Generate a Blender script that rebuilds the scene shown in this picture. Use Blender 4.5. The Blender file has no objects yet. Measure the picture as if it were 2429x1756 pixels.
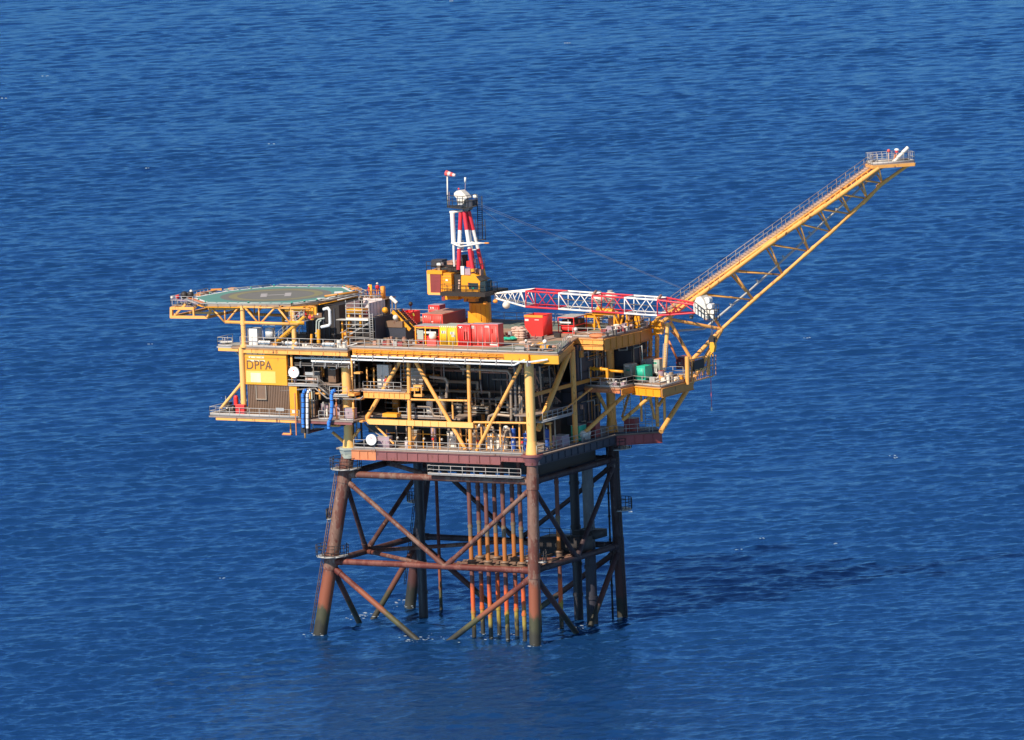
import bpy, bmesh, math, random
import numpy as np
from mathutils import Vector, Matrix
random.seed(7)
RNG = np.random.default_rng(11)
scn = bpy.context.scene
COL = scn.collection

# ------------------------------------------------------------------ camera, world, sun, exposure
CAM = Vector((492.063, -864.854, 159.073))
F = Vector((-0.492573, 0.861424, -0.123774)).normalized()
R = Vector((0.869785, 0.492046, -0.036945)); R = (R - F * R.dot(F)).normalized()
U = R.cross(F)
KPX = 18919.15                      # focal length in photo pixels (photo 2429 x 1756)
cd = bpy.data.cameras.new('camera'); co = bpy.data.objects.new('camera', cd); COL.objects.link(co)
co.matrix_world = Matrix(((R.x, U.x, -F.x, CAM.x), (R.y, U.y, -F.y, CAM.y), (R.z, U.z, -F.z, CAM.z), (0, 0, 0, 1)))
cd.sensor_width = 36; cd.lens = 36 * KPX / 2429; cd.clip_start = 5; cd.clip_end = 80000
scn.camera = co
TOSUN = Vector((-0.20, -0.98, 0.87)).normalized()
world = bpy.data.worlds.new('World'); scn.world = world; world.use_nodes = True
wn = world.node_tree; bg = wn.nodes['Background']
sky = wn.nodes.new('ShaderNodeTexSky'); sky.sky_type = 'NISHITA'; sky.sun_disc = False
sky.sun_elevation = math.asin(TOSUN.z); sky.sun_rotation = math.atan2(TOSUN.x, TOSUN.y)
sky.altitude = 50; sky.air_density = 1.0; sky.dust_density = 0.0; sky.ozone_density = 4.0
wn.links.new(sky.outputs[0], bg.inputs[0]); bg.inputs[1].default_value = 0.078
sd = bpy.data.lights.new('sun', 'SUN'); so = bpy.data.objects.new('sun', sd); COL.objects.link(so)
sd.energy = 5.0; sd.angle = math.radians(0.53); sd.color = (1.0, 0.88, 0.73)
so.rotation_euler = TOSUN.to_track_quat('Z', 'Y').to_euler()
vs = scn.view_settings; scn.display_settings.display_device = 'sRGB'
vs.view_transform = 'Standard'; vs.look = 'None'; vs.gamma = 1; vs.exposure = 0.28

def P(px, py, x=None, y=None, z=None):
    """real-world point seen at photo pixel px,py on the plane x=, y= or z="""
    d = F + R * ((px - 1214.5) / KPX) - U * ((py - 878) / KPX)
    i, v = (0, x) if x is not None else (1, y) if y is not None else (2, z)
    return CAM + d * ((v - CAM[i]) / d[i])
PN = Vector((0.7071, -0.7071, 0)); P0 = Vector((6, 24.5, 0))
def PF(px, py, off=0.0):
    """the same on the vertical plane of the flare boom"""
    d = F + R * ((px - 1214.5) / KPX) - U * ((py - 878) / KPX)
    return CAM + d * (((P0 - CAM).dot(PN) + off) / d.dot(PN))

# ------------------------------------------------------------------ materials
def new_mat(name):
    m = bpy.data.materials.new(name); m.use_nodes = True
    return m, m.node_tree, m.node_tree.nodes['Principled BSDF']
def node(t, kind, **kw):
    n = t.nodes.new(kind)
    for k, v in kw.items(): setattr(n, k, v)
    return n
def mixc(t, fac, a, b):
    n = node(t, 'ShaderNodeMix', data_type='RGBA')
    for s, v in ((0, fac), (6, a), (7, b)):
        if hasattr(v, 'is_linked'): t.links.new(v, n.inputs[s])
        else: n.inputs[s].default_value = v if s == 0 else (*v, 1)
    return n.outputs[2]
def ramp(t, val, a, b):
    n = node(t, 'ShaderNodeMapRange'); n.inputs[1].default_value = a; n.inputs[2].default_value = b
    t.links.new(val, n.inputs[0]); return n.outputs[0]
def noise(t, scale, stretch=(1, 1, 1), detail=4, off=0, rough=.55):
    g = node(t, 'ShaderNodeNewGeometry'); mp = node(t, 'ShaderNodeMapping')
    mp.inputs['Scale'].default_value = stretch; mp.inputs['Location'].default_value = (off, off * 2, off * 3)
    t.links.new(g.outputs['Position'], mp.inputs[0])
    n = node(t, 'ShaderNodeTexNoise'); n.inputs['Scale'].default_value = scale; n.inputs['Detail'].default_value = detail
    n.inputs['Roughness'].default_value = rough
    t.links.new(mp.outputs[0], n.inputs[0]); return n.outputs[0]
MATS = {}
def paint(name, col, rough=.5, dirt=.35, rust=.0, metal=0., dirtcol=None):
    m, t, b = new_mat(name)
    dc = dirtcol or tuple(c * .55 + .01 for c in col)
    n1 = ramp(t, noise(t, .9, (1, 1, .35), 5), .42, .72)
    mm = node(t, 'ShaderNodeMath', operation='MULTIPLY'); mm.inputs[1].default_value = dirt; t.links.new(n1, mm.inputs[0])
    c = mixc(t, mm.outputs[0], col, dc)
    n3 = ramp(t, noise(t, 7, (1, 1, 1), 3, 5), .3, .7)
    m3 = node(t, 'ShaderNodeMath', operation='MULTIPLY'); m3.inputs[1].default_value = .22; t.links.new(n3, m3.inputs[0])
    c = mixc(t, m3.outputs[0], c, tuple(min(1, k * 1.25) for k in col))
    if rust:
        n2 = ramp(t, noise(t, 1.6, (1, 1, .25), 6, 9, .7), .66 - rust * .16, .70 - rust * .1)
        c = mixc(t, n2, c, (.13, .045, .02))
    t.links.new(c, b.inputs['Base Color'])
    b.inputs['Roughness'].default_value = rough; b.inputs['Metallic'].default_value = metal
    MATS[name] = m; return m
paint('yellow', (.92, .42, .10), .5, .4, .5)
paint('amber', (.86, .36, .02), .45, .2, .1)
paint('amber_dull', (.60, .25, .04), .5, .4, .2)
paint('cream', (.94, .50, .15), .5, .22, .12)
paint('steel', (.42, .41, .39), .5, .35, .1, .1)
paint('rail', (.44, .41, .38), .5, .3, 0)
paint('grating', (.30, .23, .19), .8, .5, .3)
paint('deckgreen', (.16, .20, .16), .8, .5, .5, 0, (.24, .15, .10))
paint('timber', (.36, .23, .15), .85, .5, .1)
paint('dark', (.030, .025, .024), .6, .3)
paint('tar', (.022, .022, .030), .5, .3)
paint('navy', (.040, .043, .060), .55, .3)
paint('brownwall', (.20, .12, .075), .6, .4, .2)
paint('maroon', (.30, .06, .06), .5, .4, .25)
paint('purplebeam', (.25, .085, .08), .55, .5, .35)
paint('orangepatch', (.62, .22, .09), .6, .4, .2)
paint('red', (.88, .04, .035), .5, .4, .22)
paint('redfaded', (.86, .105, .085), .55, .42, .28)
paint('boomred', (.66, .03, .05), .4, .2)
paint('white', (.82, .80, .76), .4, .2)
paint('whitecream', (.80, .74, .64), .45, .25, .08)
paint('pipe', (.38, .29, .21), .4, .4, .15, .2)
paint('pipegrey', (.19, .17, .155), .45, .3, 0, .3)
paint('blue', (.05, .24, .75), .45, .2)
paint('drumblue', (.03, .10, .40), .45, .2)
paint('greenbox', (.03, .50, .33), .45, .15)
paint('greygreen', (.42, .45, .38), .5, .3)
paint('pink', (.74, .60, .58), .6, .3)
paint('pinkgrey', (.40, .29, .34), .6, .3)
paint('sack', (.66, .45, .36), .8, .3)
paint('rustpaint', (.46, .25, .18), .6, .6, .55)
paint('orange', (.86, .33, .05), .5, .2)
paint('storeyellow', (.92, .55, .03), .5, .35, .15)
paint('hiviz', (.72, .74, .10), .6, .2)
paint('skin', (.45, .25, .18), .6, .1)
paint('coverall', (.60, .03, .03), .7, .2)
paint('glass', (.03, .05, .06), .08, .1)
paint('lettering', (.16, .09, .05), .5, .15)
paint('boltyellow', (.90, .41, .025), .45, .15)
paint('wire', (.12, .12, .13), .5, .1)
paint('panelpale', (.85, .56, .14), .5, .25)
paint('whiteworn', (.78, .66, .46), .6, .5, 0, 0, (.80, .46, .05))
paint('helipad', (.105, .27, .23), .8, .3, 0, 0, (.09, .14, .12))
paint('padgrey', (.165, .16, .145), .8, .3)
paint('padyellow', (.24, .22, .11), .7, .4)
paint('padwhite', (.80, .80, .76), .6, .25)
paint('padletter', (.42, .39, .38), .6, .3)
# jacket steel: peeling tan paint above, bare orange primer near the splash zone, weed at the sea
def jacket_mat(name, a, b_, c_, zo, zg, peel):
    m, t, b = new_mat(name)
    g = node(t, 'ShaderNodeNewGeometry'); s = node(t, 'ShaderNodeSeparateXYZ'); t.links.new(g.outputs['Position'], s.inputs[0])
    n = noise(t, .8, (1, 1, .6), 5, 3)
    ad = node(t, 'ShaderNodeMath', operation='MULTIPLY_ADD'); ad.inputs[1].default_value = 5; t.links.new(n, ad.inputs[0]); t.links.new(s.outputs[2], ad.inputs[2])
    zz = ad.outputs[0]
    pe = ramp(t, noise(t, .55, (1, 1, .45), 7, 17, .65), peel, peel + .03)
    up = mixc(t, pe, a, tuple(k * v for k, v in zip(a, (.62, .32, .28))))
    fine = ramp(t, noise(t, 3, (1, 1, .3), 5, 21, .7), .45, .75)
    up = mixc(t, fine, up, tuple(k * .62 for k in a))
    wh = ramp(t, noise(t, 2.2, (1, 1, .35), 5, 33, .7), .60, .68)
    mw = node(t, 'ShaderNodeMath', operation='MULTIPLY'); mw.inputs[1].default_value = .3; t.links.new(wh, mw.inputs[0])
    up = mixc(t, mw.outputs[0], up, (.52, .42, .36))
    o = ramp(t, zz, zo + 3.4, zo + 2.2)
    cc = mixc(t, o, up, b_)
    w = ramp(t, zz, zg + 3.2, zg + 2.2)
    cc = mixc(t, w, cc, c_)
    w2 = ramp(t, zz, zg + 1.6, zg + .4)
    cc = mixc(t, w2, cc, (.035, .032, .022))
    t.links.new(cc, b.inputs['Base Color']); b.inputs['Roughness'].default_value = .65
    MATS[name] = m
jacket_mat('jacket', (.215, .115, .08), (.26, .075, .035), (.06, .058, .028), 7.2, 3.4, .47)
jacket_mat('jacketback', (.045, .024, .028), (.075, .026, .022), (.022, .022, .016), 7.0, 2.6, .5)  # dark coat on legs C and D, shade put into the back braces' colour
jacket_mat('jacketred', (.19, .057, .038), (.26, .075, .035), (.08, .075, .03), 6.0, 3.2, .44)
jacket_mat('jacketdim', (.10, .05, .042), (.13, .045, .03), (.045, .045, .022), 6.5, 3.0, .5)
jacket_mat('conductor', (.165, .06, .045), (.66, .11, .025), (.34, .25, .04), 6.5, 3.4, .60)
# conductors also carry a yellow/olive band at the guide level
def cond_mat():
    m = MATS['conductor']; t = m.node_tree; b = t.nodes['Principled BSDF']
    src = b.inputs['Base Color'].links[0].from_socket
    g = node(t, 'ShaderNodeNewGeometry'); s = node(t, 'ShaderNodeSeparateXYZ'); t.links.new(g.outputs['Position'], s.inputs[0])
    lo = ramp(t, s.outputs[2], 9.5, 9.7); hi = ramp(t, s.outputs[2], 13.2, 13.0)
    mm = node(t, 'ShaderNodeMath', operation='MULTIPLY'); t.links.new(lo, mm.inputs[0]); t.links.new(hi, mm.inputs[1])
    c = mixc(t, mm.outputs[0], src, (.42, .145, .03))
    lo = ramp(t, s.outputs[2], 13.1, 13.2); hi = ramp(t, s.outputs[2], 14.8, 14.5)
    m2 = node(t, 'ShaderNodeMath', operation='MULTIPLY'); t.links.new(lo, m2.inputs[0]); t.links.new(hi, m2.inputs[1])
    c = mixc(t, m2.outputs[0], c, (.18, .13, .08))
    t.links.new(c, b.inputs['Base Color'])
cond_mat()
def M(k): return MATS[k]

# ------------------------------------------------------------------ mesh builder
class MB:
    def __init__(s): s.v = []; s.f = []; s.m = []; s.cur = 0; s.names = []
    def mat(s, k):
        if k not in s.names: s.names.append(k)
        s.cur = s.names.index(k); return s
    def add(s, vs, fs):
        o = len(s.v); s.v += [tuple(v) for v in vs]; s.f += [tuple(o + i for i in f) for f in fs]; s.m += [s.cur] * len(fs)
    def tube(s, a, b, r, r2=None, n=10, cap=True):
        a = Vector(a); b = Vector(b); r2 = r if r2 is None else r2
        d = (b - a)
        if d.length < 1e-6: return s
        d.normalize(); h = Vector((0, 0, 1)) if abs(d.z) < .9 else Vector((1, 0, 0))
        x = d.cross(h).normalized(); y = d.cross(x)
        vs = []
        for c, rr in ((a, r), (b, r2)):
            for i in range(n):
                t = 2 * math.pi * i / n; vs.append(c + x * (rr * math.cos(t)) + y * (rr * math.sin(t)))
        fs = [(i, (i + 1) % n, n + (i + 1) % n, n + i) for i in range(n)]
        if cap: fs += [tuple(range(n))[::-1], tuple(range(n, 2 * n))]
        s.add(vs, fs); return s
    def path(s, pts, r, n=8):
        pts = [Vector(p) for p in pts]
        for a, b in zip(pts, pts[1:]): s.tube(a, b, r, n=n)
        for p in pts[1:-1]: s.ball(p, r * 1.02, 6, 8)
        return s
    def ball(s, c, r, nv=6, nu=10, sc=(1, 1, 1)):
        c = Vector(c); vs = [c + Vector((0, 0, r * sc[2]))]
        for j in range(1, nv):
            ph = math.pi * j / nv
            for i in range(nu):
                t = 2 * math.pi * i / nu
                vs.append(c + Vector((r * sc[0] * math.sin(ph) * math.cos(t), r * sc[1] * math.sin(ph) * math.sin(t), r * sc[2] * math.cos(ph))))
        vs.append(c - Vector((0, 0, r * sc[2]))); L = len(vs) - 1; fs = []
        for i in range(nu):
            fs.append((0, 1 + i, 1 + (i + 1) % nu)); q = 1 + (nv - 2) * nu
            fs.append((L, q + (i + 1) % nu, q + i))
        for j in range(nv - 2):
            for i in range(nu):
                p = 1 + j * nu; fs.append((p + i, p + nu + i, p + nu + (i + 1) % nu, p + (i + 1) % nu))
        s.add(vs, fs); return s
    def box(s, x0, x1, y0, y1, z0, z1):
        vs = [(x, y, z) for z in (z0, z1) for y in (y0, y1) for x in (x0, x1)]
        s.add(vs, [(0, 2, 3, 1), (4, 5, 7, 6), (0, 1, 5, 4), (2, 6, 7, 3), (0, 4, 6, 2), (1, 3, 7, 5)]); return s
    def beam(s, a, b, w, h, ref=(0, 0, 1)):
        """rectangular bar from a to b, w across, h along ref"""
        a = Vector(a); b = Vector(b); d = (b - a).normalized(); rf = Vector(ref)
        if abs(d.dot(rf)) > .98: rf = Vector((1, 0, 0))
        x = d.cross(rf).normalized(); y = x.cross(d)
        vs = [c + x * (i * w / 2) + y * (j * h / 2) for c in (a, b) for i, j in ((-1, -1), (1, -1), (1, 1), (-1, 1))]
        s.add(vs, [(0, 1, 2, 3), (7, 6, 5, 4), (0, 4, 5, 1), (1, 5, 6, 2), (2, 6, 7, 3), (3, 7, 4, 0)]); return s
    def prism(s, poly, z0, z1):
        n = len(poly); vs = [(p[0], p[1], z0) for p in poly] + [(p[0], p[1], z1) for p in poly]
        s.add(vs, [tuple(range(n))[::-1], tuple(range(n, 2 * n))] + [(i, (i + 1) % n, n + (i + 1) % n, n + i) for i in range(n)]); return s
    def extr(s, poly, vec):
        """closed 3-D polygon extruded along vec"""
        poly = [Vector(p) for p in poly]; v = Vector(vec); n = len(poly)
        s.add(poly + [p + v for p in poly], [tuple(range(n))[::-1], tuple(range(n, 2 * n))] + [(i, (i + 1) % n, n + (i + 1) % n, n + i) for i in range(n)]); return s
    def rail(s, pts, h=1.15, step=1.6, r=.04, toe=True, closed=False, toemat='rail', rm='rail', toe_h=.22):
        pts = [Vector(p) for p in pts]
        if closed: pts.append(pts[0])
        for a, b in zip(pts, pts[1:]):
            L = (b - a).length; n = max(1, round(L / step)); s.mat(rm)
            for i in range(n + 1):
                p = a.lerp(b, i / n); s.tube(p, p + Vector((0, 0, h)), r, n=5)
            for k in (h, h * .55): s.tube(a + Vector((0, 0, k)), b + Vector((0, 0, k)), r, n=5)
            if toe: s.mat(toemat).beam(a + Vector((0, 0, toe_h / 2 + .02)), b + Vector((0, 0, toe_h / 2 + .02)), .03, toe_h)
        return s
    def build(s, name, parent=None, smooth=True, kind=None):
        me = bpy.data.meshes.new(name); me.from_pydata(s.v, [], s.f)
        for k in s.names: me.materials.append(MATS[k])
        me.polygons.foreach_set('material_index', s.m)
        if smooth:
            bm = bmesh.new(); bm.from_mesh(me)
            bmesh.ops.recalc_face_normals(bm, faces=bm.faces)
            for f in bm.faces: f.smooth = len(f.verts) <= 4
            for e in bm.edges:
                if len(e.link_faces) == 2 and e.calc_face_angle(0) > math.radians(38): e.smooth = False
            bm.to_mesh(me); bm.free()
        o = bpy.data.objects.new(name, me); COL.objects.link(o)
        if parent: o.parent = parent; o.matrix_parent_inverse = Matrix.Translation(-parent_loc(parent))
        if kind: o['kind'] = kind
        return o
def parent_loc(p): return Vector(p.location)
def thing(name, label, cat, loc=(0, 0, 0), group=None):
    o = bpy.data.objects.new(name, None); COL.objects.link(o); o.location = loc; o.empty_display_size = .5
    o['label'] = label; o['category'] = cat
    if group: o['group'] = group
    return o
def solo(mb, name, label, cat, group=None):
    a = np.array(mb.v); c = (a.min(0) + a.max(0)) / 2; c[2] = a[:, 2].min()
    mb.v = [tuple(p) for p in (a - c)]
    o = mb.build(name); o.location = c; o['label'] = label; o['category'] = cat
    if group: o['group'] = group
    return o
def V(*a): return Vector(a)

#@SEA
# ------------------------------------------------------------------ sea
def sea():
    g = V(F.x, F.y, 0).normalized(); r = V(-g.y, g.x, 0) * -1
    rows = []; t = 780.0
    while t < 2500: rows.append(t); t += .32 * (t / 1020) ** 2
    far = list(np.geomspace(2510, 60000, 40)); near = list(np.linspace(-3000, 775, 40))
    tt = np.array(near + rows + far)
    wd = np.linspace(-.125, .125, 900); wo = np.geomspace(.127, 12, 26)
    ww = np.concatenate([-wo[::-1], wd, wo])
    dense_r = np.zeros(len(tt)); i0 = len(near); i1 = i0 + len(rows)
    k = np.arange(len(rows)) / len(rows)
    dense_r[i0:i1] = np.clip(k / .03, 0, 1) * np.clip((1 - k) / .06, 0, 1)
    dense_c = np.clip((.125 - np.abs(ww)) / .04, 0, 1)
    T, Wd = np.meshgrid(tt, ww, indexing='ij')
    Tl = np.maximum(np.abs(T), 900)
    X = CAM.x + g.x * T + r.x * Wd * Tl; Y = CAM.y + g.y * T + r.y * Wd * Tl
    A = dense_r[:, None] * dense_c[None, :]
    H = np.zeros_like(X); DX = np.zeros_like(X); DY = np.zeros_like(X)
    sp = (.32 * (Tl / 1020) ** 2)
    base = math.atan2(-g.y, -g.x) + math.radians(14)
    # slow gust patches scale the short waves
    gp = np.zeros_like(X)
    for i in range(7):
        th = RNG.uniform(0, math.pi); q = 2 * math.pi / RNG.uniform(45, 220)
        gp += np.sin(q * (X * math.cos(th) + Y * math.sin(th)) + RNG.uniform(0, 6.3))
    gp = 1 + .07 * gp
    N = 120
    for i in range(N):
        lam = .8 * (13 / .8) ** ((i + RNG.uniform()) / N)
        th = base + RNG.normal(0, math.radians(22 if lam > 6 else 27)); q = 2 * math.pi / lam
        slope = .032 * (1.0 if lam < 3 else (3 / lam) ** .8)
        a = slope / q * RNG.uniform(.6, 1.4)
        ph = q * (X * math.cos(th) + Y * math.sin(th)) + RNG.uniform(0, 6.3)
        att = A * np.clip((lam / (sp + 1e-6) - 2.0) / 1.2, 0, 1)
        if lam < 8: att = att * gp
        H += att * a * np.cos(ph)
        DX -= att * a * .9 * math.cos(th) * np.sin(ph); DY -= att * a * .9 * math.sin(th) * np.sin(ph)
    co_ = np.stack([X + DX, Y + DY, H], -1).reshape(-1, 3).astype(np.float32)
    nr, nc = X.shape
    idx = np.arange(nr * nc).reshape(nr, nc)
    fa = np.stack([idx[:-1, :-1], idx[:-1, 1:], idx[1:, 1:], idx[1:, :-1]], -1).reshape(-1, 4).astype(np.int32)
    me = bpy.data.meshes.new('sea'); me.vertices.add(len(co_)); me.vertices.foreach_set('co', co_.ravel())
    me.loops.add(fa.size); me.loops.foreach_set('vertex_index', fa.ravel())
    me.polygons.add(len(fa)); me.polygons.foreach_set('loop_start', np.arange(0, fa.size, 4, dtype=np.int32))
    me.polygons.foreach_set('use_smooth', np.ones(len(fa), dtype=bool))
    me.update(calc_edges=True)
    at_ = me.attributes.new('calm', 'FLOAT', 'POINT'); at_.data.foreach_set('value', (1 - A).astype(np.float32).ravel())
    o = bpy.data.objects.new('sea', me); COL.objects.link(o); o['kind'] = 'structure'
    m, tr, b = new_mat('water')
    n1 = ramp(tr, noise(tr, .010, (1, 1, 1), 3, 40), .3, .7)
    c = mixc(tr, n1, (.0065, .040, .132), (.0075, .045, .148))
    n2 = ramp(tr, noise(tr, .05, (1, 1, 1), 4, 80), .45, .75)
    mm = node(tr, 'ShaderNodeMath', operation='MULTIPLY'); mm.inputs[1].default_value = .35; tr.links.new(n2, mm.inputs[0])
    c = mixc(tr, mm.outputs[0], c, (.008, .044, .118))
    df = node(tr, 'ShaderNodeBsdfDiffuse'); gl = node(tr, 'ShaderNodeBsdfGlossy'); fr = node(tr, 'ShaderNodeFresnel'); mx = node(tr, 'ShaderNodeMixShader')
    tr.links.new(c, df.inputs[0]); gl.inputs[0].default_value = (.27, .58, 1, 1); gl.inputs['Roughness'].default_value = .12; fr.inputs[0].default_value = 3.6
    tr.links.new(fr.outputs[0], mx.inputs[0]); tr.links.new(df.outputs[0], mx.inputs[1]); tr.links.new(gl.outputs[0], mx.inputs[2])
    out = tr.nodes['Material Output']; tr.links.new(mx.outputs[0], out.inputs[0]); tr.nodes.remove(b)
    bp = node(tr, 'ShaderNodeBump'); bp.inputs['Strength'].default_value = .9; bp.inputs['Distance'].default_value = .13
    gg = node(tr, 'ShaderNodeNewGeometry'); mp = node(tr, 'ShaderNodeMapping'); mp.vector_type = 'TEXTURE'
    mp.inputs['Rotation'].default_value = (0, 0, base); mp.inputs['Scale'].default_value = (1, 2.2, 1)
    tr.links.new(gg.outputs['Position'], mp.inputs[0])
    nn = node(tr, 'ShaderNodeTexNoise'); nn.inputs['Scale'].default_value = 1.5; nn.inputs['Detail'].default_value = 5; nn.inputs['Roughness'].default_value = .6
    tr.links.new(mp.outputs[0], nn.inputs[0]); tr.links.new(nn.outputs[0], bp.inputs['Height'])
    # beyond the finely modelled patch the longer waves are carried by a second bump
    ca = node(tr, 'ShaderNodeAttribute', attribute_name='calm'); n3 = node(tr, 'ShaderNodeTexNoise'); n3.inputs['Scale'].default_value = .30; n3.inputs['Detail'].default_value = 2.5; n3.inputs['Roughness'].default_value = .5
    tr.links.new(mp.outputs[0], n3.inputs[0]); b2 = node(tr, 'ShaderNodeBump'); b2.inputs['Strength'].default_value = 1
    mm3 = node(tr, 'ShaderNodeMath', operation='MULTIPLY'); mm3.inputs[1].default_value = .85; tr.links.new(ca.outputs['Fac'], mm3.inputs[0])
    tr.links.new(mm3.outputs[0], b2.inputs['Distance']); tr.links.new(n3.outputs[0], b2.inputs['Height']); tr.links.new(bp.outputs[0], b2.inputs['Normal'])
    [tr.links.new(b2.outputs[0], q.inputs['Normal']) for q in (df, gl, fr)]
    me.materials.append(m); MATS['water'] = m
sea()
#@ENDSEA

# ------------------------------------------------------------------ jacket
ZD, Z1, Z2 = 24.17, 20.7, 9.43
LX, WY, BX, BY = -26.8, 20.9, .2005, .042
def leg(n, z):
    t = max(ZD - z, 0)
    return V((LX - BX * t) if n in 'AD' else 0, (-BY * t) if n in 'AB' else WY + BY * t, z)
jk = thing('steel_jacket', 'rusty four legged lattice jacket standing in the sea under the yellow decks', 'platform jacket', leg('B', 0))
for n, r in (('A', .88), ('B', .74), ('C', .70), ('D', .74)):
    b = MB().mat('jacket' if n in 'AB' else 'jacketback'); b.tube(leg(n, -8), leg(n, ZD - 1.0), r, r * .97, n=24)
    for z in (Z1, Z2): b.tube(leg(n, z - 1), leg(n, z + 1), r * 1.07, n=24)
    b.build('leg', jk)
def brace(a, b, r, nm='diagonal_brace', mt='jacket'):
    m = MB().mat(mt); m.tube(a, b, r, n=14); d = (b - a).normalized()
    m.tube(a, a + d * 1.6, r * 1.18, n=14); m.tube(b - d * 1.6, b, r * 1.18, n=14); return m.build(nm, jk)
def mid(a, b, t=.5): return a.lerp(b, t)
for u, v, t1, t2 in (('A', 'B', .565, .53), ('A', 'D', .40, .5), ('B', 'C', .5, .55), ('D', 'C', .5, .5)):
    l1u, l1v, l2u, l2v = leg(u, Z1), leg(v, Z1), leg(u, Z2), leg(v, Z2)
    bk = (u, v) != ('A', 'B'); jm, jr = ('jacketback', 'jacketback') if bk else ('jacket', 'jacketred')  # side and back braces get darker copies, shade put into their colour
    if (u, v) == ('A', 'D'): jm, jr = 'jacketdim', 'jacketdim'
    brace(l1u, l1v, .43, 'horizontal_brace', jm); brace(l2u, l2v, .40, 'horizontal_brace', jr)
    m2 = mid(l2u, l2v, t1)
    brace(l1u - V(0, 0, .7), m2, .31, mt=jm); brace(l1v - V(0, 0, .7), m2, .31, mt=jm)
    m0 = mid(leg(u, -1), leg(v, -1), t2)
    brace(l2u - V(0, 0, .6), m0 - V(0, 0, .8), .37, mt=jr); brace(l2v - V(0, 0, .6), m0 - V(0, 0, .8), .37, mt=jr)
mAD, mAB, mBC, mDC = mid(leg('A', Z2), leg('D', Z2), .4), mid(leg('A', Z2), leg('B', Z2), .5), mid(leg('B', Z2), leg('C', Z2)), mid(leg('D', Z2), leg('C', Z2))
for a, b in ((mAD, mAB), (mAD, mDC), (mBC, mAB), (mBC, mDC)): brace(a, b, .27, 'plan_brace')
for a, b in ((mid(leg('A', Z1), leg('D', Z1)), mid(leg('D', Z1), leg('C', Z1))), (mid(leg('A', Z1), leg('D', Z1)), mid(leg('A', Z1), leg('B', Z1))),
             (mid(leg('B', Z1), leg('C', Z1)), mid(leg('D', Z1), leg('C', Z1)))): brace(a, b, .3, 'plan_brace')
# collars where legs meet the topsides
for n in 'ABCD':
    p = leg(n, ZD); m = MB().mat('greygreen' if n == 'A' else 'purplebeam')
    m.tube(p - V(0, 0, 1.35), p - V(0, 0, .95), .95, 1.05, n=20); m.tube(p - V(0, 0, .95), p - V(0, 0, .25), 1.05, 1.32, n=6 if n == 'A' else 20)
    m.tube(p - V(0, 0, .25), p + V(0, 0, .02), 1.42, n=6 if n == 'A' else 20); m.build('leg_collar', jk)
# cages round the legs
def cage(p, r, arc0, arc1, nm='access_platform', h=1.4):
    m = MB().mat('dark'); k = 9
    pts = [p + V(math.cos(arc0 + (arc1 - arc0) * i / k) * r, math.sin(arc0 + (arc1 - arc0) * i / k) * r, 0) for i in range(k + 1)]
    inn = [p + (q - p) * .45 for q in pts]
    for i in range(k):
        vs = [pts[i], pts[i + 1], inn[i + 1], inn[i]]
        m.mat('steel').extr(vs, (0, 0, -.12))
        for z in (.5, 1.0, h): m.mat('dark').tube(pts[i] + V(0, 0, z), pts[i + 1] + V(0, 0, z), .04, n=5)
    for q in pts: m.tube(q, q + V(0, 0, h), .05, n=5)
    m.build(nm, jk)
cage(leg('A', 21.5) , 2.0, math.radians(100), math.radians(420)); cage(leg('A', 10.2), 2.1, math.radians(90), math.radians(420))
cage(leg('C', 22.2), 2.4, math.radians(-60), math.radians(120)); cage(leg('C', 14.2), 2.0, math.radians(-60), math.radians(100))
cage(leg('D', 14.2), 2.0, math.radians(120), math.radians(260)); cage(leg('B', 10.6), 1.6, math.radians(-10), math.radians(160))
cage(leg('A', 15), 1.5, math.radians(150), math.radians(230), h=1.2)
for n, off, z0, z1 in (('A', (-1.15, -.4), 0.3, 22), ('C', (1.0, -.9), 0.3, 22), ('D', (-1.2, 0), 3, 21)):
    m = MB().mat('brownwall' if n == 'A' else 'dark')
    for s in (-.22, .22): m.tube(leg(n, z0) + V(off[0], off[1] + s, 0), leg(n, z1) + V(off[0], off[1] + s, 0), .05, n=5)
    z = z0
    while z < z1: m.tube(leg(n, z) + V(off[0], off[1] - .22, 0), leg(n, z) + V(off[0], off[1] + .22, 0), .03, n=4); z += .45
    m.build('ladder', jk)
# spider walkway under the cellar deck and guide frames round the conductors
m = MB().mat('steel'); m.box(-14.6, -1, -1.3, .2, 21.22, 21.3); m.rail([(-14.6, -1.3, 21.3), (-1, -1.3, 21.3)], step=1.7); m.rail([(-14.6, .2, 21.3), (-14.6, -1.3, 21.3)]); m.build('lower_walkway', jk)
m = MB().mat('dark'); m.box(-6.5, -.4, 12.5, 15.5, 9.2, 11.6); m.box(-3.5, -.2, 16, 19, 11, 12.0); m.rail([(-6.5, 12.5, 11.6), (-.4, 12.5, 11.6), (-.4, 15.5, 11.6)], rm='dark', toe=False); m.build('pump_guide_frame', jk)
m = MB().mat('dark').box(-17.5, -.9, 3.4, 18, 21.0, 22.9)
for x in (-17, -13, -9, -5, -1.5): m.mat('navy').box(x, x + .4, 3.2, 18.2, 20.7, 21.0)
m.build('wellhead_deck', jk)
CONX = [(-10.4, 1.7), (-7.95, 1.7), (-5.5, 1.7), (-3.0, 1.7), (-11.0, 5.0), (-8.6, 5.0), (-6.0, 5.0), (-4.6, 8.4), (-3.2, 11.6)]
for z in (Z2, ):
    m = MB().mat('brownwall')
    for y in (.9, 2.6, 4.2, 5.8, 8.4): m.beam((-13, y, z), (-1, y, z), .3, .4)
    for x in (-12.4, -9.3, -6.8, -4.4, -1.6): m.beam((x, -.3, z), (x, 12, z), .3, .4)
    for x, y in CONX: m.tube((x, y, z - .5), (x, y, z + .55), .52, n=12); m.tube((x, y, z + .5), (x, y, z + .7), .66, .56, n=12)
    m.build('conductor_guide', jk)
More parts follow.
